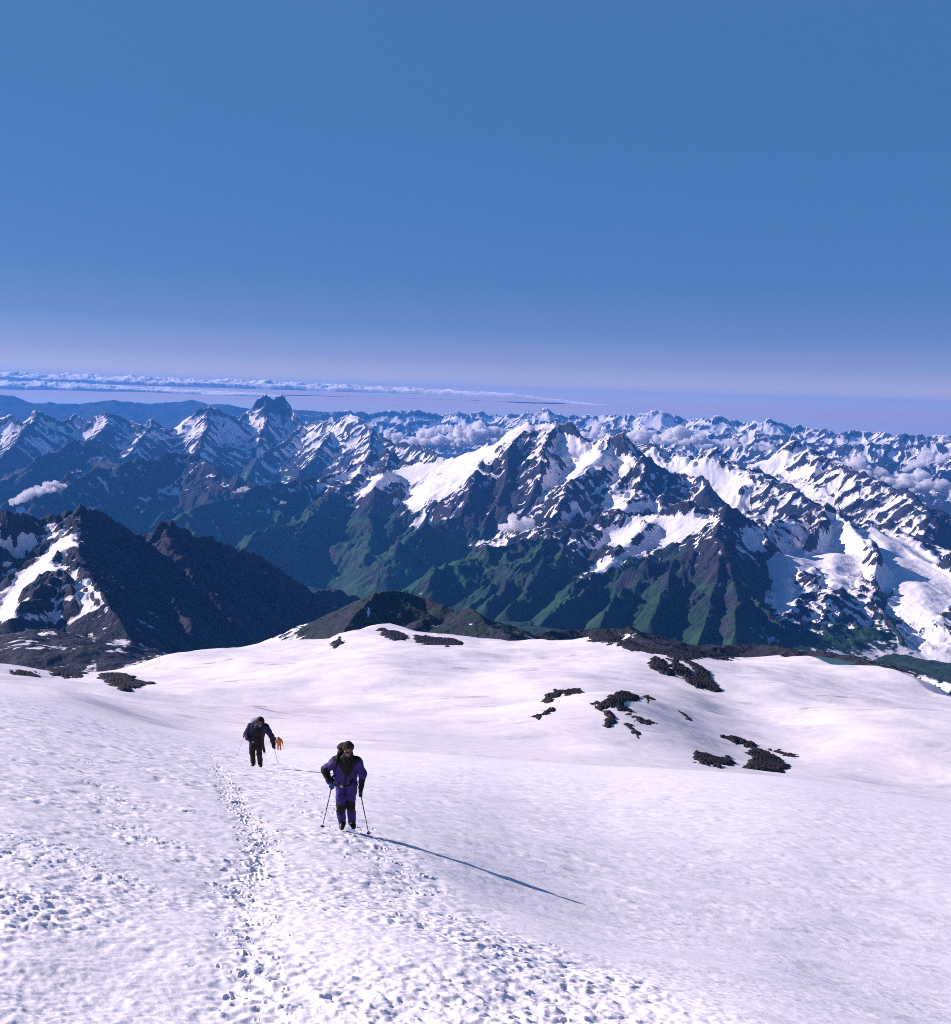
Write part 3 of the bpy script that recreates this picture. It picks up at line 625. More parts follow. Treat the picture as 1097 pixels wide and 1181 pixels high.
# eroded detail
cell = np.maximum(MR * .00185, MR * (R_(60) / 1180))
relief = sstep(0, 260, MH - MH_floor) * .92 + .08
relief = np.where((MO == GI['knoll']) | (MO == GI['moraine']), .28, relief)
rel_s = (1 - .85 * ice) * relief
det = np.zeros(MH.shape)
lam, amp = 760.0, 95.0
for k in range(8):
    f = sstep(1.6, 4.0, lam / cell)
    if f.max() <= 0: break
    rg = .5 - np.abs(perlin(WX / lam + k * 7.7, WY / lam - k * 3.3, 230 + k)) * 1.6
    det += amp * 1.25 * (np.clip(MR / 9000, .38, 1) if lam > 180 else 1.0) * rg * f * np.where(lam > 300, np.clip(MR / 9000, .25, 1), 1.0); lam *= .53; amp *= .60
# couloirs and ribs running straight down from the crests
flute = np.zeros(MH.shape)
sw = MS + 40 * perlin(MX / 160, MY / 160, 271) + 14 * perlin(MX / 55, MY / 55, 272)
for lam, amp, sd in ((230.0, 30.0, 281), (105.0, 17.0, 282), (50.0, 8.5, 283)):
    w = sstep(1.8, 4.0, lam / cell)
    flute += w * amp * (.42 - np.abs(perlin(sw / lam, MD / (lam * 5.5) + .013 * MS / lam, sd)) * 1.7)
flute *= sstep(15, 140, MD) * sstep(1700, 700, MD) * (1 - .9 * ice) * sstep(30, 300, MH - MH_floor) * np.where(MR < 4600, .8, np.where(MO == GI['greenridge'], 1.5, 1.15))
flute = np.where((MO == GI['knoll']) | (MO == GI['moraine']) | (MO < 0), 0, flute)
MH = MH + flute
MH = MH + det * rel_s * np.where(MO == GI['farhills'], .3, np.where(MO == GI['twinpeak'], .7, 1))
rough_bench = (MO == -1) & (MR < 4800)
MH = MH + np.where((MO == -1) & (MR > 3800) & (MR < 20000), fbm(MX, MY, 700, 5, 265) * 55 * sstep(3800, 5000, MR), 0)
MH = MH + np.where(rough_bench, fbm(MX, MY, 210, 4, 261) * 22 * sstep(1780, 2400, MR), 0)
n1 = normals(MX, MY, MH)
snow = (MH - SNOWLINE[MO]) / 420 * .55 + (n1[..., 2] - .72) * 3.0 + left * .45 + paint + nz1 * .4 + nz2 * .5
conc = np.clip((blur(MH, 5) - MH) / np.clip(MR / 900, 4, 20), -1.5, 1.5)
snow += (conc * .6 - np.clip(flute / 18, -1, 1) * 1.15) * (1 - ice)
grassy = sstep(0, -550, MH - np.where(np.isin(MO, [GI['greenridge'], -1]), -1150, np.where(np.isin(MO, [GI['massif'], GI['glaciated']]), -1420, -1700))) * sstep(.40, .68, n1[..., 2] + .14 * nz1) * (MR < 24000)
grassy = np.where((MO == GI['knoll']), .75 * sstep(.8, .93, n1[..., 2]), grassy)
grassy = np.where(MO == GI['moraine'], 0, grassy)
grassy = np.where(rough_bench & (MX < 600), grassy * .0 + .35 * sstep(.9, .97, n1[..., 2] + .04 * nz1), grassy)

# hollow for the melt pond
POND = ray(957, 762.5) * 2130.0
_pr = ray(957, 762.5); _pa = math.atan2(_pr[0], _pr[1])
def pond_q(x, y):
    X, Y = x - POND[0], y - POND[1]; c, s = math.cos(_pa), math.sin(_pa)
    return np.hypot((c * X - s * Y) / 40, (s * X + c * Y) / 30) + .12 * perlin(x / 30, y / 30, 291)
_pq = pond_q(MX, MY)
MH = np.where(_pq < 1.15, np.minimum(MH, POND[2] - 1.0), np.where((_pq < 3.2) & (MR < 2140), np.minimum(MH, POND[2] + 1.5), MH))
snow = np.where(_pq < 1.6, -2, snow)

def mountain_material():
    t = NT("mountain_ground")
    pos = t.coord()
    sn = t.attr('snow'); gr = t.attr('grass'); rk = t.attr('rubble')
    n_a = t.noise(.012, 6, .62); n_b = t.noise(.045, 5, .6); n_c = t.noise(.0016, 4, .55)
    s = t.math('ADD', sn, t.math('MULTIPLY', t.math('SUBTRACT', n_b, .5), 1.5))
    s = t.math('ADD', s, t.math('MULTIPLY', t.math('SUBTRACT', n_a, .5), 1.7))
    cv = t.n('ShaderNodeCombineXYZ'); t.l(t.math('MULTIPLY', t.attr('run_s'), .0125), cv.inputs[0]); t.l(t.math('MULTIPLY', t.attr('run_d'), .0016), cv.inputs[1])
    n_f = t.noise(1.0, 5, .68, cv.outputs[0])
    s = t.math('ADD', s, t.math('MULTIPLY', t.math('SUBTRACT', n_f, .5), 5.0))
    sf = t.ramp(s, .42, .66)
    rock = t.mix(n_c, (.021, .024, .042), (.045, .047, .065))
    rock = t.mix(t.ramp(n_b, .42, .68), rock, (.015, .016, .027))
    rock = t.mix(t.math('MULTIPLY', t.ramp(n_a, .5, .75), .5), rock, (.085, .082, .095))
    rock = t.mix(t.ramp(n_f, .48, .62), rock, (.016, .018, .030))
    grass = t.mix(n_a, (.016, .058, .032), (.040, .100, .046))
    grass = t.mix(t.ramp(n_c, .4, .62), grass, (.016, .046, .030))
    g = t.ramp(t.math('ADD', gr, t.math('MULTIPLY', t.math('SUBTRACT', n_a, .5), 1.1)), .35, .7)
    base = t.mix(g, rock, grass)
    base = t.mix(rk, base, t.mix(n_b, (.017, .016, .021), (.048, .044, .047)))
    snowc = t.mix(n_c, (.84, .80, .86), (.88, .85, .89))
    c = t.mix(sf, base, snowc)
    b = t.bump(t.math('MULTIPLY', t.math('ADD', t.math('ADD', t.math('MULTIPLY', n_b, .4), t.math('MULTIPLY', n_a, .8)), t.math('MULTIPLY', n_f, .9)), t.math('SUBTRACT', 1.0, t.math('MULTIPLY', sf, .72))), .9, 34.0)
    t.principled(c, .85, .12, b)
    return t.m
M_MTN = mountain_material()
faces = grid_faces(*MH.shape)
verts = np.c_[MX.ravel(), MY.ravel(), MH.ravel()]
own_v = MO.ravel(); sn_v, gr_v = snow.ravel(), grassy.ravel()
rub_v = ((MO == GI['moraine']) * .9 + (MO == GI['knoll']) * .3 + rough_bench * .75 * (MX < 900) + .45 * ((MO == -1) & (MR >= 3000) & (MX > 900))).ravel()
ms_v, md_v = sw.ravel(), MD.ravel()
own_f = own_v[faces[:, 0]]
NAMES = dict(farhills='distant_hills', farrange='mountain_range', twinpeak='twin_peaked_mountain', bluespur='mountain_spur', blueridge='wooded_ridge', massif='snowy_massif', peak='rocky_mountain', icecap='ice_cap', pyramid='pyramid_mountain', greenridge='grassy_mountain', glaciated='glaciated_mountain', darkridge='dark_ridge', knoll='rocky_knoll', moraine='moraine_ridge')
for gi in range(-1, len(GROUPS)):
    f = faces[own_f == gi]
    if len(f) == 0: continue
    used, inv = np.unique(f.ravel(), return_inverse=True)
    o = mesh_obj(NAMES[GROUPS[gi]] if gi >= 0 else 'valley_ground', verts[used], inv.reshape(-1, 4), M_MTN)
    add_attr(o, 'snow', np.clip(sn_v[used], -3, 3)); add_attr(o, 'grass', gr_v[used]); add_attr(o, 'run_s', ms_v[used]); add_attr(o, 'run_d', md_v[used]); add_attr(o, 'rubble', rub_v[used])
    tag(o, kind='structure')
def ground_z(x, y):
    i = np.clip(np.searchsorted(M_R, np.hypot(x, y)), 0, len(M_R) - 1); j = np.clip(np.searchsorted(M_A, np.arctan2(x, y)), 0, len(M_A) - 1)
    return MH[i, j]
print("segments", NSEG, "verts", MH.size)
# ------------------------------------------------------------------ pond
pt = NT("pond_water"); pt.principled((.055, .115, .115), .35, .3); 
_pu = np.linspace(0, 2 * np.pi, 73)[:-1]; pv = [(POND[0], POND[1], POND[2])]
for a in _pu:
    d = np.array([math.cos(a) * 40, math.sin(a) * 30]); c, s = math.cos(_pa), math.sin(_pa); k = 1.05 + .12 * math.sin(3 * a + 1) + .07 * math.sin(7 * a)
    pv.append((POND[0] + k * (c * d[0] + s * d[1]), POND[1] + k * (-s * d[0] + c * d[1]), POND[2]))
pond = mesh_obj("melt_pond", pv, [(0, i + 1, (i + 1) % 72 + 1) for i in range(72)], pt.m, smooth=False); tag(pond, kind='structure')

# ------------------------------------------------------------------ dark rock breaking through the snowfield
def rock_material():
    t = NT("dark_rock")
    a = t.noise(.35, 6, .65); b = t.noise(1.6, 5, .6)
    c = t.mix(a, (.008, .007, .010), (.042, .037, .040)); c = t.mix(t.ramp(b, .55, .8), c, (.085, .075, .072))
    t.principled(c, .85, .15, t.bump(t.math('ADD', a, b), .9, .5)); return t.m
M_ROCK = rock_material()
_rs = np.exp(np.linspace(math.log(330), math.log(2000), 900))
def on_field(u, v):
    d = ray(u, v); zz = field_z(d[0] * _rs, d[1] * _rs); hit = np.nonzero(d[2] * _rs <= zz)[0]
    r = _rs[hit[0]] if len(hit) else _rs[-1]
    return d[0] * r, d[1] * r, r

def rock_outcrop(label, polys, height, group=None, thr=.0):
    pts = [[on_field(u, v) for u, v in p] for p in polys]
    allp = np.array([q for p in pts for q in p]); r0 = allp[:, 2].mean(); az = math.atan2(allp[:, 0].mean(), allp[:, 1].mean())
    ca, sa = math.cos(az), math.sin(az)
    L = np.c_[ca * allp[:, 0] - sa * allp[:, 1], sa * allp[:, 0] + ca * allp[:, 1]]
    m = 6 + r0 * .006; lo, hi = L.min(0) - m, L.max(0) + m
    hx = max(.0006 * r0, .3); hy = max(.0016 * r0, .5)
    gx, gy = np.meshgrid(np.arange(lo[0], hi[0], hx), np.arange(lo[1], hi[1], hy))
    X, Y = ca * gx + sa * gy, -sa * gx + ca * gy
    sd = np.full(X.shape, -1e9)
    for p in pts:
        P = np.array(p)[:, :2]; P = np.c_[ca * P[:, 0] - sa * P[:, 1], sa * P[:, 0] + ca * P[:, 1]]
        ins = np.zeros(X.shape, bool); dist = np.full(X.shape, 1e9); ky = .33           # depth is foreshortened: weigh it less
        for (ax, ay), (bx, by) in zip(P, np.roll(P, -1, 0)):
            c = ((ay > gy) != (by > gy)) & (gx < (bx - ax) * (gy - ay) / (by - ay + 1e-12) + ax); ins ^= c
            dx, dy = bx - ax, (by - ay) * ky; t = np.clip(((gx - ax) * dx + (gy - ay) * ky * dy) / (dx * dx + dy * dy + 1e-9), 0, 1)
            dist = np.minimum(dist, np.hypot(gx - ax - t * dx, (gy - ay) * ky - t * dy))
        sd = np.maximum(sd, np.where(ins, dist, -dist))
    e = r0 * .0022
    n = fbm(gx, gy * .5, e * 4.5, 4, 301, .6)
    f = sd / e + n * 1.6 + .38 + thr                       # ragged edge, loose pieces and snow pockets inside
    hgt = .62 * height * (np.clip(f, -1, 1.3) * .34 + (.26 * np.clip(f, 0, 2)) * (1 - 1.9 * np.abs(fbm(gx, gy * .6, e * 1.6, 3, 311, .6))))
    Z = field_z(X, Y) + hgt
    keep = f > -.35
    F = grid_faces(*X.shape); F = F[keep.ravel()[F].any(1)]
    used, inv = np.unique(F.ravel(), return_inverse=True)
    o = mesh_obj("rock_outcrop", np.c_[X.ravel(), Y.ravel(), Z.ravel()][used], inv.reshape(-1, 4), M_ROCK, smooth=False)
    return tag(o, label, "rock", group)
RG = "dark rocks breaking through the snowfield"
rock_outcrop("small hooked rock outcrop on the snow dome, left of the broken outcrop", [[(627, 812), (630, 801), (640, 797), (655, 796), (668, 795), (674, 799), (655, 801), (646, 803), (636, 810)], [(614, 827), (634, 817), (640, 819), (622, 828)]], 2.2, RG)
rock_outcrop("broken black outcrop on the snow dome with a tail of stones below", [[(682, 813), (698, 812), (708, 803), (717, 797), (724, 799), (736, 806), (724, 808), (719, 814), (728, 821), (712, 819), (700, 817), (688, 816)], [(694, 818), (703, 821), (711, 829), (704, 838), (695, 838), (701, 829)]], 2.8, RG)
rock_outcrop("thin dark rock streak just below the broken outcrop on the snow dome", [[(722, 824), (740, 828), (757, 834), (752, 836), (735, 831)]], 1.2, RG)
rock_outcrop("short sliver of rock slanting down the lower face of the snow dome", [[(719, 834), (729, 837), (739, 847), (736, 850), (727, 841)]], 1.1, RG)
rock_outcrop("tiny lone dark stone patch above the thin streak on the snow dome", [[(741, 803), (748, 802), (756, 807), (748, 809)]], 1.4, RG)
rock_outcrop("tiny sliver of rock on the smooth snow right of the dome", [[(783, 820), (790, 824), (798, 830), (794, 830)]], 1.0, RG)
rock_outcrop("black jagged rock band of three ribs on the dome's right shoulder", [[(750, 763), (756, 758), (767, 766), (773, 775), (782, 781), (770, 779), (752, 771)], [(770, 760), (785, 766), (797, 774), (801, 787), (790, 783), (776, 775)], [(788, 760), (808, 769), (819, 782), (830, 797), (815, 796), (795, 789), (788, 783), (801, 782), (800, 772)]], 6.5, RG)
rock_outcrop("wide dark rubble ledge at the far edge of the snow, behind the jagged rock band", [[(716, 744), (733, 737), (750, 742), (765, 740), (782, 743), (800, 749), (815, 754), (838, 757), (850, 756), (852, 759), (830, 761), (805, 760), (792, 764), (772, 758), (748, 753), (730, 751)]], 4, RG, -.15)
rock_outcrop("stones scattered through thin snow on the far crest, above the dark rubble ledge", [[(676, 742), (700, 731), (728, 727), (745, 734), (720, 741), (700, 744)]], 4, RG, -1.0)
rock_outcrop("flat black rock in the trough below the dome, left of the large boulder ledge", [[(801, 867), (815, 870), (830, 875), (840, 872), (848, 880), (830, 884), (803, 880)]], 2.6, RG)
rock_outcrop("large dark boulder ledge in the trough at the foot of the near snow slope", [[(863, 869), (868, 862), (880, 866), (893, 872), (903, 880), (910, 887), (880, 889), (858, 886), (868, 877)], [(832, 849), (850, 851), (868, 857), (876, 862), (862, 861), (845, 856)]], 3.2, RG, -.1)
rock_outcrop("line of small stones reaching right from the boulder ledge in the trough", [[(884, 865), (900, 865), (922, 870), (918, 874), (895, 869)]], 1.2, RG, -.7)
rock_outcrop("dark wedge of rock at the left end of the snowfield below the shaded ridge", [[(112, 781), (130, 777), (145, 778), (160, 785), (178, 788), (160, 793), (150, 797), (138, 797), (126, 790)]], 4.5, RG)
rock_outcrop("low strip of dark rock along the far left snow edge", [[(12, 773), (35, 774), (48, 780), (30, 781)], [(56, 778), (90, 772), (112, 774), (95, 781), (75, 782)]], 4, RG, -.2)
rock_outcrop("shorter dark bare patch on the snow crest before the rocky knoll", [[(436, 724), (455, 728), (469, 733), (470, 737), (455, 740), (444, 735)]], 5, RG)
rock_outcrop("longer dark bare patch on the snow crest before the rocky knoll", [[(478, 733), (495, 735), (520, 737), (534, 741), (515, 745), (490, 743), (478, 738)]], 5, RG)
rock_outcrop("small dark rock where the snow edge drops to the shaded valley, left of the knoll", [[(382, 743), (391, 735), (397, 741), (387, 747)]], 6, RG)
# ------------------------------------------------------------------ surface nets: a closed mesh from a distance field
def nets(f, org, h):
    s = f < 0
    n0, n1, n2 = [d - 1 for d in f.shape]
    acc = np.zeros((n0, n1, n2, 3), np.float32); cnt = np.zeros((n0, n1, n2), np.float32)
    for ax in range(3):
        b, c = [a for a in range(3) if a != ax]
        for ob in (0, 1):
            for oc in (0, 1):
                sl0 = [None] * 3; sl1 = [None] * 3
                dims = (n0, n1, n2)
                sl0[ax] = slice(0, dims[ax]); sl1[ax] = slice(1, dims[ax] + 1)
                sl0[b] = sl1[b] = slice(ob, ob + dims[b]); sl0[c] = sl1[c] = slice(oc, oc + dims[c])
                A, B = f[tuple(sl0)], f[tuple(sl1)]; m = (A < 0) != (B < 0)
                idx = np.nonzero(m); t = A[idx] / (A[idx] - B[idx])
                p = np.empty((len(t), 3), np.float32); p[:, ax] = t; p[:, b] = ob; p[:, c] = oc
                acc[idx] += p; cnt[idx] += 1
    cells = np.nonzero(cnt > 0); ids = np.full(cnt.shape, -1, np.int64); ids[cells] = np.arange(len(cells[0]))
    V = (np.stack(cells, -1) + acc[cells] / cnt[cells][:, None]) * h + np.asarray(org)
    Q = []
    for ax in range(3):
        b, c = (ax + 1) % 3, (ax + 2) % 3
        s0 = [slice(None)] * 3; s1 = [slice(None)] * 3
        s0[ax] = slice(0, -1); s1[ax] = slice(1, None)
        for a in (b, c): s0[a] = s1[a] = slice(1, -1)
        A, B = s[tuple(s0)], s[tuple(s1)]
        for flip, m in ((False, A & ~B), (True, ~A & B)):
            i = list(np.nonzero(m)); i[b] = i[b] + 1; i[c] = i[c] + 1
            def cid(db, dc):
                j = [x.copy() for x in i]; j[b] = j[b] + db; j[c] = j[c] + dc; return ids[tuple(j)]
            q = np.stack([cid(-1, -1), cid(0, -1), cid(0, 0), cid(-1, 0)], -1)
            Q.append(q[:, ::-1] if flip else q)
    return V, np.concatenate(Q)

def noise3(P, lam, seed):
    x, y, z = P[..., 0] / lam, P[..., 1] / lam, P[..., 2] / lam
    return (perlin(x + z * .31, y + z * .27, seed) + perlin(y + x * .23, z - x * .19, seed + 1) + perlin(z + y * .17, x - y * .29, seed + 2)) * .6

def cloud_material(name, dens):
    t = NT(name); v = t.n('ShaderNodeVolumePrincipled')
    v.inputs['Color'].default_value = (1, .985, 1, 1); v.inputs['Density'].default_value = dens * 2.4; v.inputs['Anisotropy'].default_value = .0
    t.l(v.outputs[0], t.out.inputs['Volume']); return t.m

def cloud(name, label, u, v, r, w, hgt, depth, seed, tilt=0.0, puffs=26, group="clouds lying in the valleys", dens=.012, flat=.5):
    """a heap of puffs; w, hgt: size in photo pixels at distance r (m)"""
    g = np.random.default_rng(seed); k = r / CAM_F; W, H = w * k / 2, hgt * k; D = depth * k / 2
    d = ray(u, v); C0 = d * r; az = math.atan2(d[0], d[1]); ca, sa = math.cos(az), math.sin(az)
    balls = []
    for i in range(int(puffs * 1.8)):
        t = g.uniform(-1, 1); q = g.uniform(-1, 1); top = (1 - abs(t) ** 2.2) * (1 - abs(q) ** 2)
        rad = H * g.uniform(.15, .34) * (.45 + .7 * top)
        balls.append((t * W * .92, q * D, rad * .5 + g.uniform(0, 1) * H * .55 * top + t * W * math.tan(tilt), rad))
    B = np.array(balls); lo = (B[:, :3] - B[:, 3:] * 1.6).min(0); hi = (B[:, :3] + B[:, 3:] * 1.6).max(0)
    h = max((hi - lo).max() / 110, H / 30)
    ax = [np.arange(lo[i], hi[i] + h, h) for i in range(3)]
    P = np.stack(np.meshgrid(*ax, indexing='ij'), -1); f = np.full(P.shape[:3], 1e9)
    for bx, by, bz, rad in balls:
        q = np.sqrt((P[..., 0] - bx) ** 2 + (P[..., 1] - by) ** 2 + ((P[..., 2] - bz) * 1.15) ** 2) - rad
        f = np.minimum(f, q)
    f = f - H * (.15 * noise3(P, H * .4, 401) + .10 * noise3(P, H * .18, 405))
    f[0] = f[-1] = 1; f[:, 0] = f[:, -1] = 1; f[:, :, 0] = f[:, :, -1] = 1
    V, Q = nets(f, lo, h)
    V = np.c_[ca * V[:, 0] + sa * V[:, 1], -sa * V[:, 0] + ca * V[:, 1], V[:, 2]] 
    o = mesh_obj(name, V, Q, cloud_material("cloud_vapour", dens)); o.location = C0
    return tag(o, label, "cloud", group)
CLOUDS = []
def C(*a, **k): CLOUDS.append(cloud(*a, **k))
C("cloud", "long white cloud lying along the shaded valley side at the far left", 43, 573, 14500, 64, 15, 16, 501, R_(19), 30, dens=.010)
C("cloud", "small flat cloud scrap just right of the long cloud at far left", 88, 545, 15800, 14, 4, 6, 502, R_(8), 8, dens=.008)
C("cloud", "round white puff of cloud floating before the dark face of the snowy massif", 598, 611, 11200, 44, 22, 20, 503, R_(4), 26, dens=.010)
C("cloud", "small wisp of cloud in the blue valley below the twin peaked mountain", 283, 567, 15500, 26, 8, 8, 504, R_(6), 12, dens=.006)
C("cloud", "tiny wisp of cloud right of the wisp below the twin peaked mountain", 326, 582, 13800, 10, 6, 5, 505, 0, 8, dens=.005)
CB = "cloud banks in front of the far range"
C("cloud_bank", "low cloud bank behind the ridge right of the twin peaked mountain, left end", 452, 509, 30000, 68, 14, 40, 511, R_(-3), 26, CB, .008)
C("cloud_bank", "billowing cloud bank in the gap left of the massif summit", 500, 514, 29000, 88, 20, 50, 512, R_(2), 36, CB, .008)
C("cloud_bank", "cloud bank touching the snowy shoulder left of the massif summit", 556, 508, 30000, 100, 26, 50, 513, R_(4), 40, CB, .008)
C("cloud_bank", "thin upper cloud bank along the foot of the far range, above the gap", 530, 499, 36000, 112, 12, 40, 514, R_(2), 60, CB, .006)
C("cloud_bank", "cloud bank between the massif summit and the sharp rocky mountain", 690, 506, 30000, 55, 16, 40, 515, 0, 26, CB, .008)
C("cloud_bank", "cloud bank right behind the sharp rocky mountain top", 736, 508, 29000, 45, 22, 40, 516, R_(6), 24, CB, .007)
C("cloud_bank", "pale cloud bank above the ice cap behind the sharp rocky mountain", 790, 513, 27500, 88, 22, 50, 517, R_(-4), 34, CB, .007)
C("cloud_bank", "thin cloud bank above the snow basin left of the pyramid mountain", 862, 517, 26000, 75, 14, 40, 518, R_(-5), 28, CB, .005)
C("cloud_bank", "white cloud bank spilling behind the right shoulder of the pyramid mountain", 1000, 552, 22000, 110, 20, 40, 519, R_(-12), 40, CB, .008)
C("cloud_bank", "white cloud bank at the right edge, lower of two there", 1072, 567, 22000, 112, 22, 40, 520, R_(-8), 40, CB, .008)
C("cloud_bank", "upright cloud against the dark far range near the right edge", 1068, 537, 30000, 40, 16, 26, 521, R_(15), 22, CB, .005)
C("cloud_bank", "cloud cut by the right edge, upper of two there", 1096, 530, 30000, 46, 12, 26, 522, R_(10), 22, CB, .006)

# far cloud layer and its cumulus tops on the horizon, beyond the haze
t_ = NT("far_cloud_layer"); n_ = t_.noise(.00009, 5, .6)
t_.principled(t_.mix(n_, (.50, .43, .49), (.60, .53, .57)), 1.0, 0.0)
la, lr = np.meshgrid(np.linspace(R_(-44), R_(44), 300), np.exp(np.linspace(math.log(61000), math.log(240000), 120)))
lx, ly = lr * np.sin(la), lr * np.cos(la)
lz = -950 + 90 * fbm(lx, ly, 9000, 4, 601) * sstep(70000, 100000, lr)
layer = mesh_obj("cloud_layer", np.c_[lx.ravel(), ly.ravel(), lz.ravel()], grid_faces(*lx.shape), t_.m); tag(layer, kind='stuff')
t2 = NT("far_cumulus"); t2.principled((.93, .90, .93), 1.0, 0.0)
gC = np.random.default_rng(77); pv, pf, off = [], [], 0
aa = np.linspace(R_(-34), R_(9), 1500)
fade_r = lambda A_: sstep(R_(12), R_(-14), A_)
def ridge_cloud(name, label, r, a0, a1, base, topf, thick, seed, sink=0):
    a = np.linspace(a0, a1, 1300); c = np.linspace(-1, 1, 31); A_, C_ = np.meshgrid(a, c)
    rr = r + C_ * thick; X, Y = rr * np.sin(A_), rr * np.cos(A_)
    env = topf(A_); n = .78 + .36 * fbm(X, Y, 2300, 4, seed, .55) + .05 * fbm(X, Y, 700, 2, seed + 5)
    bb = base - sink * (1 - np.clip(3 * fade_r(A_), 0, 1)); Z = bb + env * np.sqrt(np.clip(1 - C_ ** 2, 0, 1)) * np.clip(n, .05, 2)
    Z[0] = Z[-1] = bb[0] - 120
    o = mesh_obj(name, np.c_[X.ravel(), Y.ravel(), Z.ravel()], grid_faces(*X.shape), t2.m); return tag(o, label, "cloud", "cloud lines on the horizon")
ridge_cloud("cloud_line", "long line of cumulus tops on the horizon, brightest at the left", 118000, R_(-40), R_(12), -250, lambda A_: 100 + 780 * fade_r(A_), 5200, 611, 1100)
ridge_cloud("cloud_line", "flat white cloud streak under the cumulus line at the left edge", 100000, R_(-40), R_(-13), -930, lambda A_: 330 + 440 * sstep(R_(-13), R_(-24), A_), 4200, 621)
ridge_cloud("cloud_line", "short thin cloud streak above the twin peaked mountain", 96000, R_(-15.5), R_(-11), -930, lambda A_: 70 + 270 * np.exp(-((A_ - R_(-13)) / R_(1.3)) ** 2), 3000, 631)
# ------------------------------------------------------------------ climbers, built from distance fields
def smin(a, b, k):
    h = np.clip(.5 + .5 * (b - a) / k, 0, 1); return b + (a - b) * h - k * h * (1 - h)

class Shape:
    """smooth union of tapered capsules and ellipsoids on a voxel grid"""
    def __init__(self, lo, hi, h):
        self.lo, self.h = np.array(lo, float), h
        self.ax = [np.arange(lo[i], hi[i] + h, h) for i in range(3)]
        self.f = np.full([len(a) for a in self.ax], .6)
        self.P = np.stack(np.meshgrid(*self.ax, indexing='ij'), -1)
    def _win(self, a, b):
        s = []
        for i in range(3):
            i0, i1 = np.searchsorted(self.ax[i], [a[i], b[i]]); s.append(slice(max(i0 - 1, 0), i1 + 1))
        return tuple(s)
    def cap(self, p, q, r0, r1=None, k=.03, flat=None):
        r1 = r0 if r1 is None else r1; p, q = np.array(p, float), np.array(q, float); m = max(r0, r1) * 1.6 + k + .1
        w = self._win(np.minimum(p, q) - m, np.maximum(p, q) + m); X = self.P[w] - p; d = q - p
        t = np.clip((X @ d) / (d @ d + 1e-9), 0, 1); D = X - t[..., None] * d
        if flat is not None: D = D / np.array(flat)
        v = np.linalg.norm(D, axis=-1) - (r0 + t * (r1 - r0)); self.f[w] = smin(self.f[w], v, k); return self
    def ell(self, c, r, k=.03):
        c, r = np.array(c, float), np.array(r, float); w = self._win(c - r - .12 - k, c + r + .12 + k)
        q = (self.P[w] - c) / r; n = np.linalg.norm(q, axis=-1); v = (n - 1) * r.min(); self.f[w] = smin(self.f[w], v, k); return self
    def path(self, pts, rad, k=.03, flat=None):
        for i in range(len(pts) - 1): self.cap(pts[i], pts[i + 1], rad[i], rad[i + 1], k, flat)
        return self
    def folds(self, amp, lam, seed):
        m = np.abs(self.f) < .06
        self.f[m] += amp * noise3(self.P[m] * np.array([1, 1, .8]), lam, seed) + amp * .5 * noise3(self.P[m], lam * .45, seed + 9); return self
    def cut(self, p, n):                                   # keep the side the normal points away from
        self.f = np.maximum(self.f, (self.P - np.array(p)) @ np.array(n, float)); return self
    def mesh(self, name, mats, parent=None, slot=None):
        f = self.f.copy()
        f[0] = f[-1] = .1; f[:, 0] = f[:, -1] = .1; f[:, :, 0] = f[:, :, -1] = .1
        V, Q = nets(f, self.lo, self.h); o = mesh_obj(name, V, Q, mats[0], parent)
        for m in mats[1:]: o.data.materials.append(m)
        if slot is not None:
            c = V[Q].mean(1); o.data.polygons.foreach_set("material_index", np.asarray(slot(c), np.int32))
        return o

M_SKIN = simple_mat("skin", (.22, .115, .08), .55, .3, .05)
M_PURPLE = simple_mat("purple_shell_fabric", (.032, .018, .128), .65, .25, .16, 40, .3)
M_BLACK = simple_mat("black_fabric", (.010, .009, .011), .75, .2, .15, 60, .2)
M_NAVY = simple_mat("navy_fabric", (.016, .016, .050), .7, .2, .12, 60, .2)
M_DARKTR = simple_mat("dark_trouser_fabric", (.014, .012, .013), .75, .2, .12, 60, .2)
M_BLUEG = simple_mat("blue_glove_fabric", (.02, .05, .16), .7, .2, .1)
M_GREY = simple_mat("grey_lilac_fabric", (.30, .27, .40), .7, .2, .1)
M_ORANGE = simple_mat("orange_fabric", (.42, .13, .018), .65, .25, .1)
M_GREEN = simple_mat("lime_fabric", (.40, .48, .08), .65, .25, .1)
M_LENS = simple_mat("dark_lens", (.008, .008, .012), .12, .6, .02)
M_METAL = simple_mat("pole_metal", (.055, .050, .055), .4, .5, .1)
M_BOOT = simple_mat("boot_plastic", (.010, .010, .012), .45, .4, .1)
M_SOLE = simple_mat("boot_trim", (.25, .24, .27), .6, .3, .1)
M_HAIR = simple_mat("dark_hair", (.020, .014, .011), .8, .2, .2)
M_BROWN = simple_mat("knitted_wool", (.040, .028, .030), .9, .1, .3, 90, .4)

def lerp(a, b, t): return tuple(np.array(a) + t * (np.array(b) - np.array(a)))

def add_head(body, head, c, tilt, h, hat_mat, hat_style, scale=1.0):
    """face features on the body field are added by the caller; here hat, glasses, hair as children"""
    pass

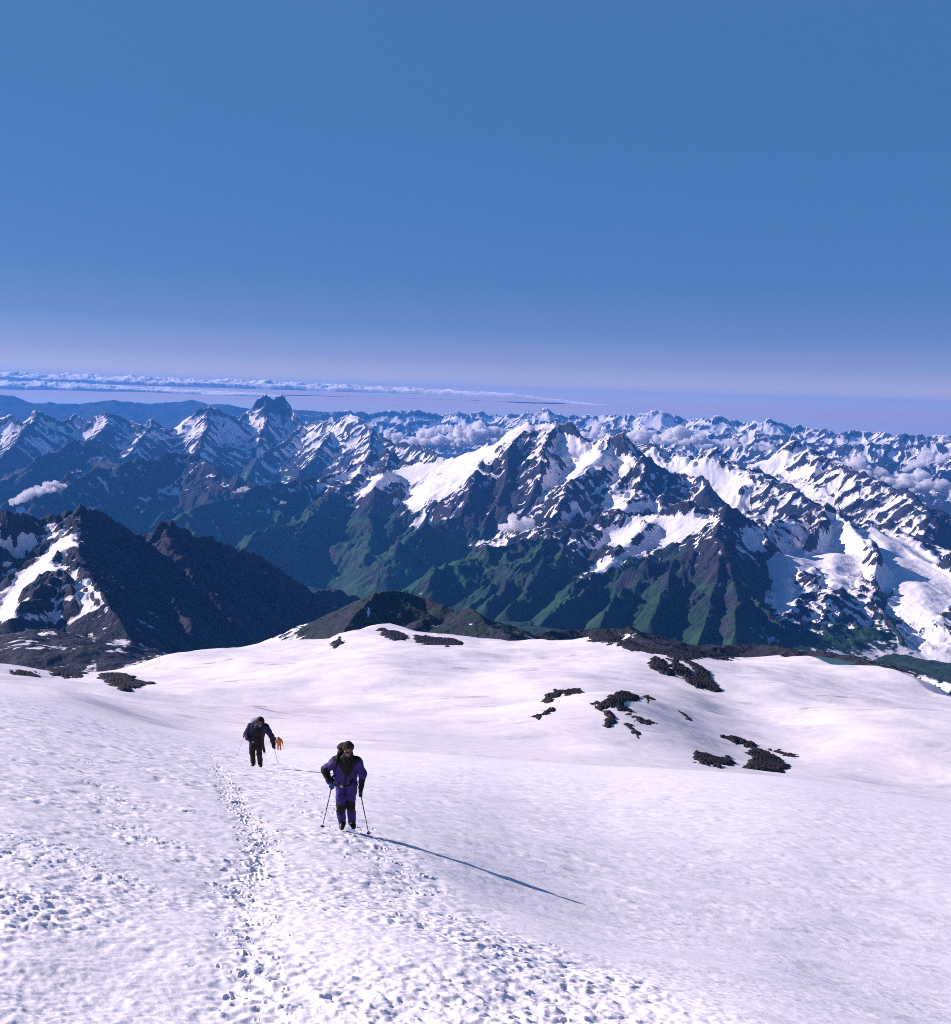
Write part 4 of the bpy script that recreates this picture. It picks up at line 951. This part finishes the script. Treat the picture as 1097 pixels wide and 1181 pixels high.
def climber(P, name_label, base, yaw, scale, hv=.011):
    """P: joints in metres, person faces -Y, x to the viewer's right, z up from the feet"""
    j = P['j']; top = max(v[2] for v in j.values()) + .35
    lo, hi = (-.85, -.6, -.12), (.85, .6, top)
    b = Shape(lo, hi, hv)
    pel, ch, nk, hd = j['pelvis'], j['chest'], j['neck'], j['head']
    b.cap(pel, lerp(pel, ch, .6), .135, .130, .05, (1.15, .85, 1)).cap(lerp(pel, ch, .6), ch, .135, .155, .05, (1.15, .8, 1))
    b.cap(j['sh_l'], j['sh_r'], .07, .07, .06).cap(ch, nk, .10, .055, .05).cap(nk, hd, .055, .06, .03)
    hd = np.array(hd); fd = np.array(P.get('face', (0, -1, -.15)), float); fd /= np.linalg.norm(fd); rt = np.cross(fd, (0, 0, 1)); rt /= np.linalg.norm(rt); up = np.cross(rt, fd)
    def H(a, f, u): return hd + rt * a + fd * f + up * u
    b.ell(H(0, -.015, .02), (.080, .098, .105), .03).ell(H(0, .03, -.055), (.058, .062, .062), .03)
    b.cap(H(0, .085, .012), H(0, .108, -.022), .010, .017, .012)                      # nose
    b.cap(H(-.022, .088, -.062), H(.022, .088, -.062), .009, .009, .010)              # lips
    b.ell(H(0, .075, -.098), (.026, .024, .02), .02)                                  # chin
    for s in (-1, 1):
        b.cap(H(.082 * s, -.005, .02), H(.084 * s, -.01, -.02), .016, .012, .01)      # ears
        b.cap(H(.012 * s, .085, .034), H(.05 * s, .072, .03), .009, .008, .012)       # brows
        b.ell(H(.032 * s, .076, .012), (.014, .012, .010), .006)                      # eyes
    for s in 'lr':
        b.path([j['sh_' + s], j['el_' + s], j['wr_' + s]], [.062, .047, .034], .03)
        b.path([j['hip_' + s], j['kn_' + s], j['an_' + s]], [.092, .065, .046], .04)
        an, toe = np.array(j['an_' + s]), np.array(j['toe_' + s])
        b.cap(an, an + [0, .03, -.05], .04, .038, .02).cap(an + [0, .02, -.06], toe, .038, .028, .03)
        wr, gp = np.array(j['wr_' + s]), np.array(j['grip_' + s]); d = gp - wr; d /= np.linalg.norm(d)
        b.cap(wr, gp, .036, .036, .02, (1, 1, 1))                                     # palm under the glove
    root = b.mesh("person", [M_SKIN])
    tag(root, name_label, "person", P.get('group'))
    root.location = base; root.rotation_euler = (0, 0, yaw); root.scale = (scale,) * 3
    # clothes -----------------------------------------------------------
    jk = Shape(lo, hi, hv); g = P.get('bulk', 0.0)
    jk.cap(lerp(pel, ch, -.02), lerp(pel, ch, .5), .158 + g, .172 + g, .05, (1.16, .86, 1)).cap(lerp(pel, ch, .5), ch, .178 + g, .188 + g, .05, (1.16, .82, 1))
    jk.cap(lerp(j['sh_l'], j['sh_r'], .06), lerp(j['sh_l'], j['sh_r'], .94), .074, .074, .09).cap(ch, lerp(nk, ch, .1), .14, .085, .05)
    jk.cap(lerp(nk, ch, .35), lerp(nk, np.array(hd), .28), .088, .082, .03)           # collar
    for s in 'lr': jk.path([j['sh_' + s], j['el_' + s], lerp(j['el_' + s], j['wr_' + s], .97)], [.092 + g * .4, .074 + g * .4, .054], .035)
    jk.folds(.019, .15, 700)
    jk.mesh("jacket", P['jacket'], root, P.get('jslot'))
    tr = Shape(lo, (hi[0], hi[1], j['pelvis'][2] + .15), hv)
    tr.cap(j['hip_l'], j['hip_r'], .135, .135, .05, (1, .95, 1))
    for s in 'lr': tr.path([j['hip_' + s], j['kn_' + s], lerp(j['kn_' + s], j['an_' + s], .93)], [.122, .090, .078], .03)
    tr.folds(.017, .12, 720)
    tr.mesh("trousers", P['trousers'], root, P.get('tslot'))
    for s in 'lr':
        an, toe = np.array(j['an_' + s]), np.array(j['toe_' + s]); lo2 = np.minimum(an, toe) - .2; hi2 = np.maximum(an, toe) + .22
        bt = Shape(lo2, hi2, .009)
        heel = np.array([an[0], an[1] + .05, toe[2] + .015])
        bt.cap(an + [0, 0, .08], an + [0, .01, -.03], .066, .064, .03).cap(heel, toe, .056, .048, .03, (1, 1, .85)).cap(an + [0, 0, -.05], lerp(an, toe, .6), .062, .05, .03)
        zs = toe[2] - .055
        bt.cut((0, 0, zs), (0, 0, -1)); zz = zs + .022
        bt.mesh("boot", [M_BOOT, M_SOLE], root, lambda c, zz=zz: (c[:, 2] < zz).astype(int))
    for s in 'lr':
        wr, gp = np.array(j['wr_' + s]), np.array(j['grip_' + s]); ax = np.array(P['poleax_' + s], float); ax /= np.linalg.norm(ax)
        d = gp - wr; L = np.linalg.norm(d); d /= L; side = np.cross(d, ax); side /= np.linalg.norm(side)
        gl = Shape(np.minimum(wr, gp) - .16, np.maximum(wr, gp) + .16, .0065)
        gl.cap(wr - d * .05, wr + d * .01, .052, .044, .02)                            # gauntlet
        pc = gp - side * .0 - d * .012
        gl.cap(wr + d * .02, gp - d * .015, .036, .040, .02)
        knk = gp - d * .010
        for i, (o, ln) in enumerate(((.036, .92), (.012, 1.0), (-.012, .96), (-.035, .80))):     # four fingers curled round the shaft
            k0 = knk + ax * o + side * .026; k1 = k0 + d * .045 * ln; k2 = k1 - side * .045 * ln + d * .004; k3 = k2 - d * .034 * ln - side * .006
            gl.path([k0, k1, k2, k3], [.0155, .0145, .0135, .0125], .006)
        t0 = wr + d * .03 + ax * .02 - side * .012
        gl.path([t0, t0 + d * .035 + ax * .022 - side * .022, gp + ax * .052 - side * .014 + d * .01], [.017, .0155, .013], .01)   # thumb
        gl.mesh("glove", [P.get('glove_' + s, M_BLACK)], root)
    # hat, glasses, hair
    c = Shape(hd - .24, hd + .26, .008)
    c.ell(H(0, -.015, .04), (.110, .125, .128), .02)
    if P['hat'] == 'hood': c.ell(H(0, -.04, -.03), (.125, .115, .16), .05)
    c.cut(H(0, .035, .04), fd * .80 - up * .60)
    if P['hat'] == 'cap': c.cap(H(-.05, .085, .055), H(.05, .085, .055), .012, .012, .03).cap(H(0, .08, .06), H(0, .145, .045), .030, .03, .03, (1.5, 1, .5))
    c.f[:] = c.f + .004 * noise3(c.P, .03, 733)
    c.mesh("hood" if P['hat'] == 'hood' else "hat", [P['hatmat']], root)
    gsh = Shape(hd - .2, hd + .2, .0065)
    for s in (-1, 1): gsh.ell(H(.034 * s, .092, .014), (.032, .014, .024), .008)
    gsh.cap(H(-.02, .1, .02), H(.02, .1, .02), .006, .006, .006)
    for s in (-1, 1): gsh.cap(H(.062 * s, .082, .02), H(.086 * s, .0, .02), .006, .006, .006)
    gsh.mesh("sunglasses", [M_LENS], root)
    if P.get('beard'):
        bs = Shape(hd - .2, hd + .2, .008)
        bs.path([H(-.066, .03, -.05), H(-.045, .068, -.095), H(0, .085, -.112), H(.045, .068, -.095), H(.066, .03, -.05)], [.018, .024, .026, .024, .018], .02)
        bs.mesh("beard", [M_HAIR], root)
    return root

def to_world(root, p):
    s = root.scale[0]; a = root.rotation_euler[2]; x, y, z = p; c, n = math.cos(a), math.sin(a)
    return np.array(root.location) + s * np.array([c * x - n * y, n * x + c * y, z])

def tube(name, p, q, r0, r1, mat, parent=None, n=12):
    p, q = np.array(p, float), np.array(q, float); d = q - p; d /= np.linalg.norm(d)
    a = np.cross(d, (.3, .9, .1)); a /= np.linalg.norm(a); b = np.cross(d, a); V = []
    rows = [(0, r0 * .6), (.0, r0), (1, r1), (1, r1 * .6)]
    for t, r in rows:
        for k in range(n):
            w = 2 * math.pi * k / n; V.append(p + (q - p) * t + r * (math.cos(w) * a + math.sin(w) * b))
    V += [p, q]; F = []
    for i in range(3):
        for k in range(n): F.append((i * n + k, i * n + (k + 1) % n, (i + 1) * n + (k + 1) % n, (i + 1) * n + k))
    o = mesh_obj(name, V, F, mat, parent); return o

def pole(label, hand, tip, k=1.0, group="trekking poles"):
    hand, tip = np.array(hand, float), np.array(tip, float); d = (tip - hand) / np.linalg.norm(tip - hand)
    e = bpy.data.objects.new("trekking_pole", None); COL.objects.link(e); e.location = tip
    tag(e, label, "trekking pole", group)
    top = hand - d * .07 - tip; hn = hand - tip
    tube("grip", top, hn + d * .09, .019 * k, .016 * k, M_BLACK, e)
    tube("upper_shaft", hn + d * .09, hn * .45, .0105 * k, .0105 * k, M_METAL, e)
    tube("lower_shaft", hn * .45, -d * .06, .0085 * k, .0075 * k, M_METAL, e)
    tube("basket", -d * .085, -d * .068, .035 * k, .042 * k, M_BLACK, e)
    tube("tip", -d * .06, d * .035, .006 * k, .003 * k, M_SOLE, e)
    return e

def backpack(label, root, c, size, mats, slot=None, extra=None):
    """a rucksack in the wearer's frame"""
    c = np.array(c, float); sx, sy, sz = size
    e = bpy.data.objects.new("backpack", None); COL.objects.link(e)
    e.location = to_world(root, c - [0, 0, sz]); e.rotation_euler = root.rotation_euler; e.scale = root.scale; tag(e, label, "backpack", "rucksacks")
    up = np.array([0, 0, sz])
    b = Shape((-sx - .15, -sy - .12, -.15), (sx + .15, sy + .15, 2 * sz + .2), .012)
    for z, k in ((.3, .95), (1.0, 1.0), (1.6, .9)): b.ell((0, 0, sz * z), (sx * k, sy * k, sz * .55), .12)
    for s in (-1, 1): b.ell((sx * .9 * s, .01, sz * .7), (sx * .25, sy * .6, sz * .4), .04)
    b.folds(.012, .14, 760); b.mesh("pack_body", [mats[0]], e)
    l = Shape((-sx - .1, -sy - .15, 2 * sz - .2), (sx + .1, sy + .15, 2 * sz + .25), .012)
    l.ell((0, 0, 2 * sz + .02), (sx * .95, sy * 1.02, .085), .03).folds(.01, .1, 770); l.mesh("pack_lid", [mats[1]], e)
    for s in (-1, 1):
        st = Shape((-sx - .2, -.55, -.05), (sx + .2, .2, 2 * sz + .2), .011)
        st.path([(s * sx * .5, -sy * .8, sz * 1.75), (s * (sx * .5 + .02), -sy - .09, sz * 1.85), (s * (sx * .5 + .03), -sy - .21, sz * 1.62), (s * (sx * .5 + .05), -sy - .235, sz * 1.15), (s * (sx * .5 + .07), -sy - .15, sz * .75), (s * sx * .6, -sy * .7, sz * .5)], [.02] * 6, .01, (1.3, 1, 1))
        st.mesh("shoulder_strap", [mats[0]], e)
    hb = Shape((-sx - .2, -.62, -.15), (sx + .2, .2, .25), .011)
    hb.path([(-sx * .8, -.02, .06), (-.215, -sy - .12, .03), (-.13, -.50, -.01), (0, -.535, -.02), (.13, -.50, -.01), (.215, -sy - .12, .03), (sx * .8, -.02, .06)], [.022] * 7, .01)
    hbo = hb.mesh("hip_belt", [mats[0]], e)
    bk = Shape((-.09, -.66, -.1), (.09, -.45, .08), .007); bk.ell((0, -.555, -.02), (.034, .014, .024), .01); bk.mesh("buckle", [M_SOLE], hbo)
    if extra: extra(e, sz)
    return e

def px_scale(base, hgt, target):
    """scale that makes a standing height cover the wanted number of photo rows"""
    v0 = pix(*base)[1]; v1 = pix(base[0], base[1], base[2] + hgt)[1]; return target / (v0 - v1)

def place(u, v, dz=0.0):
    x, y = on_slope(u, v); return (x, y, near_z(x, y) + dz)

# ---- first climber: purple and black suit, two poles
pb = place(399, 957, .03)
JA = dict(pelvis=(-.02, .06, .93), chest=(-.03, .02, 1.28), neck=(0, -.02, 1.46), head=(.02, -.06, 1.60),
          sh_l=(-.21, .02, 1.345), el_l=(-.42, .02, 1.17), wr_l=(-.31, -.12, .99), grip_l=(-.255, -.17, .945),
          sh_r=(.19, .02, 1.345), el_r=(.30, .00, 1.12), wr_r=(.285, -.10, .88), grip_r=(.275, -.14, .80),
          hip_l=(-.10, .06, .90), kn_l=(-.09, -.10, .50), an_l=(-.07, -.02, .17), toe_l=(-.055, -.20, .125),
          hip_r=(.07, .06, .90), kn_r=(.08, .02, .47), an_r=(.10, .12, .12), toe_r=(.15, -.05, .075))
def yoke(c):
    x, y, z = c[:, 0], c[:, 1], c[:, 2]
    black = (z > 1.305 + .10 * np.clip(np.abs(x + .0) / .3, 0, 1) - .0) & (np.abs(x) < .30)
    black |= (z > 1.02) & (y < 0) & (np.abs(x - .02) < (z - 1.02) * .52) & (z > 1.10)
    black |= (np.abs(x + .015) < .016) & (y < .02) & (z < 1.25)
    black |= (x > .2) & (z < 1.04) & (z < 1.2 - .2 * x)
    black |= (x < -.30) & (z < 1.24) & (z > 1.0) & (x < -.36 + .3 * (1.24 - z))
    return black.astype(int)
def knees(c):
    x, y, z = c[:, 0], c[:, 1], c[:, 2]
    return (((z > .39 + .03 * np.sin(x * 31 + 1)) & (z < .575 + .03 * np.sin(x * 23)) & (y < .06)) | ((np.abs(x + .015) < .012) & (z > .7) & (y < 0))).astype(int)
sA = px_scale(pb, 1.78, 104)
A_ = climber(dict(j=JA, jacket=[M_PURPLE, M_BLACK], jslot=yoke, trousers=[M_PURPLE, M_BLACK], tslot=knees, hat='hat', hatmat=M_BROWN, glove_l=M_BLUEG, glove_r=M_BLACK, beard=True, bulk=.012,
                  poleax_l=(-.2, 0, -.9), poleax_r=(.2, 0, -.85), face=(.10, -1, -.42)),
             "nearest climber in a purple and black suit walking with two poles", pb, 0.02, sA)
backpack("dark rucksack on the back of the nearest climber in purple", A_, (-.06, .25, 1.26), (.17, .13, .26), [M_BLACK, M_BLACK])
def tip_at(u, v): return np.array(place(u, v))
pole("pole in the purple climber's hand at his hip, on the left", to_world(A_, JA['grip_l']), tip_at(371, 958))
pole("pole in the purple climber's lowered black glove, on the right", to_world(A_, JA['grip_r']), tip_at(426, 962))

# ---- second climber: navy jacket, dark trousers, pack
pb2 = place(297, 885)
JB = dict(pelvis=(-.06, .06, .90), chest=(.0, -.03, 1.23), neck=(.06, -.10, 1.39), head=(.11, -.16, 1.50),
          sh_l=(-.22, -.02, 1.32), el_l=(-.34, -.04, 1.06), wr_l=(-.24, -.22, .98), grip_l=(-.17, -.25, .97),
          sh_r=(.24, -.02, 1.32), el_r=(.43, -.04, 1.04), wr_r=(.52, -.14, .82), grip_r=(.54, -.18, .76),
          hip_l=(-.14, .05, .87), kn_l=(-.16, -.02, .48), an_l=(-.14, .04, .15), toe_l=(-.13, -.13, .10),
          hip_r=(.04, .05, .87), kn_r=(.07, -.07, .48), an_r=(.08, .02, .15), toe_r=(.13, -.14, .10))
sB = px_scale(pb2, 1.66, 60)
B_ = climber(dict(j=JB, jacket=[M_NAVY, M_BLACK], jslot=lambda c: ((np.abs(c[:, 0] - .03) < .13) & (c[:, 1] < -.05) & (c[:, 2] < 1.33)).astype(int), trousers=[M_DARKTR], hat='hood', hatmat=M_BLACK, bulk=.03,
                  poleax_l=(.3, -.3, -.6), poleax_r=(.3, 0, -.9), face=(.08, -1, -.35)),
             "second climber in a navy jacket and dark trousers leaning on one pole", pb2, 0.0, sB, .013)
backpack("rucksack with a pale lilac lid on the second climber's back", B_, (-.07, .24, 1.17), (.20, .14, .22), [M_BLACK, M_GREY])
pole("pole in the second climber's outstretched hand", to_world(B_, JB['grip_r']), np.array(place(321, 881)))

# ---- a climber half hidden behind the second one
pb3 = place(299, 868)
JC = dict(pelvis=(.02, .05, .90), chest=(-.06, -.02, 1.22), neck=(-.12, -.10, 1.38), head=(-.17, -.17, 1.48),
          sh_l=(-.28, -.02, 1.31), el_l=(-.56, -.06, 1.16), wr_l=(-.78, -.12, 1.02), grip_l=(-.84, -.14, .99),
          sh_r=(.14, -.02, 1.31), el_r=(.24, -.04, 1.05), wr_r=(.28, -.2, .88), grip_r=(.29, -.24, .82),
          hip_l=(-.08, .05, .87), kn_l=(-.06, -.06, .48), an_l=(-.02, .02, .11), toe_l=(-.01, -.14, .03),
          hip_r=(.10, .05, .87), kn_r=(.20, -.02, .48), an_r=(.28, .05, .10), toe_r=(.31, -.10, .03))
sC = px_scale(pb3, 1.68, 33)
C_ = climber(dict(j=JC, jacket=[M_BLACK], trousers=[M_DARKTR], hat='hood', hatmat=M_BLACK, poleax_l=(-.1, 0, -1), poleax_r=(.1, 0, -1), face=(-.1, -1, -.3)),
             "climber in black half hidden behind the second climber, arm stretched out left", pb3, 0.0, sC, .018)
backpack("rucksack with lime side bag behind the half hidden climber", C_, (-.36, .20, 1.02), (.22, .14, .20), [M_GREEN, M_BLACK])
pole("thin pole in the half hidden climber's outstretched left hand", to_world(C_, JC['grip_l']), np.array(place(273, 871)), 1.1)

# ---- two far climbers
pb4 = place(322, 865)
JD = dict(pelvis=(0, .05, .90), chest=(-.03, -.02, 1.24), neck=(-.05, -.08, 1.40), head=(-.06, -.13, 1.52),
          sh_l=(-.22, -.01, 1.33), el_l=(-.36, -.03, 1.08), wr_l=(-.34, -.2, .92), grip_l=(-.33, -.24, .86),
          sh_r=(.18, -.01, 1.33), el_r=(.34, -.03, 1.10), wr_r=(.42, -.12, .90), grip_r=(.44, -.16, .84),
          hip_l=(-.10, .05, .87), kn_l=(-.13, -.06, .48), an_l=(-.13, .02, .11), toe_l=(-.13, -.14, .04),
          hip_r=(.09, .05, .87), kn_r=(.14, 0, .48), an_r=(.17, .06, .10), toe_r=(.2, -.1, .03))
sD = px_scale(pb4, 1.70, 16.5)
D_ = climber(dict(j=JD, jacket=[M_ORANGE], trousers=[M_ORANGE], hat='hood', hatmat=M_BROWN, bulk=.05, poleax_l=(-.1, 0, -1), poleax_r=(.1, 0, -1)),
             "tiny far climber in an orange suit right of the second climber", pb4, 0.0, sD, .02)
pb5 = place(315.5, 863)
E_ = climber(dict(j=JD, jacket=[M_NAVY], trousers=[M_DARKTR], hat='hood', hatmat=M_BLACK, bulk=.04, poleax_l=(-.1, 0, -1), poleax_r=(.1, 0, -1)),
             "tiny far climber in dark clothes close left of the orange climber", pb5, 0.0, sD, .02)
for r_, jj, lab in ((D_, JD, "the orange climber's pole"),):
    g_ = to_world(r_, jj['grip_r']); t_p = g_ + np.array([.25, -.3, 0]); t_p[2] = near_z(t_p[0], t_p[1])
    pole("tiny pole in the right hand of the far orange climber", g_, t_p, 1.3)
# ------------------------------------------------------------------ the air: one closed box of thin haze round camera and land
hz = NT("haze_air")
hv = hz.n('ShaderNodeVolumePrincipled')
hv.inputs['Color'].default_value = (0.08, 0.36, 1.0, 1); hv.inputs['Density'].default_value = 1.5e-5
hv.inputs['Anisotropy'].default_value = 0.15
hz.l(hv.outputs[0], hz.out.inputs['Volume'])
_x, _y0, _y1, _z0, _z1 = 50000.0, -900.0, 56000.0, float(MH.min()) - 30.0, 330.0
hvx = [(x, y, z) for z in (_z0, _z1) for y in (_y0, _y1) for x in (-_x, _x)]
haze = mesh_obj("haze", hvx, [(0, 2, 3, 1), (4, 5, 7, 6), (0, 1, 5, 4), (2, 6, 7, 3), (0, 4, 6, 2), (1, 3, 7, 5)], hz.m, smooth=False)
tag(haze, kind='stuff')
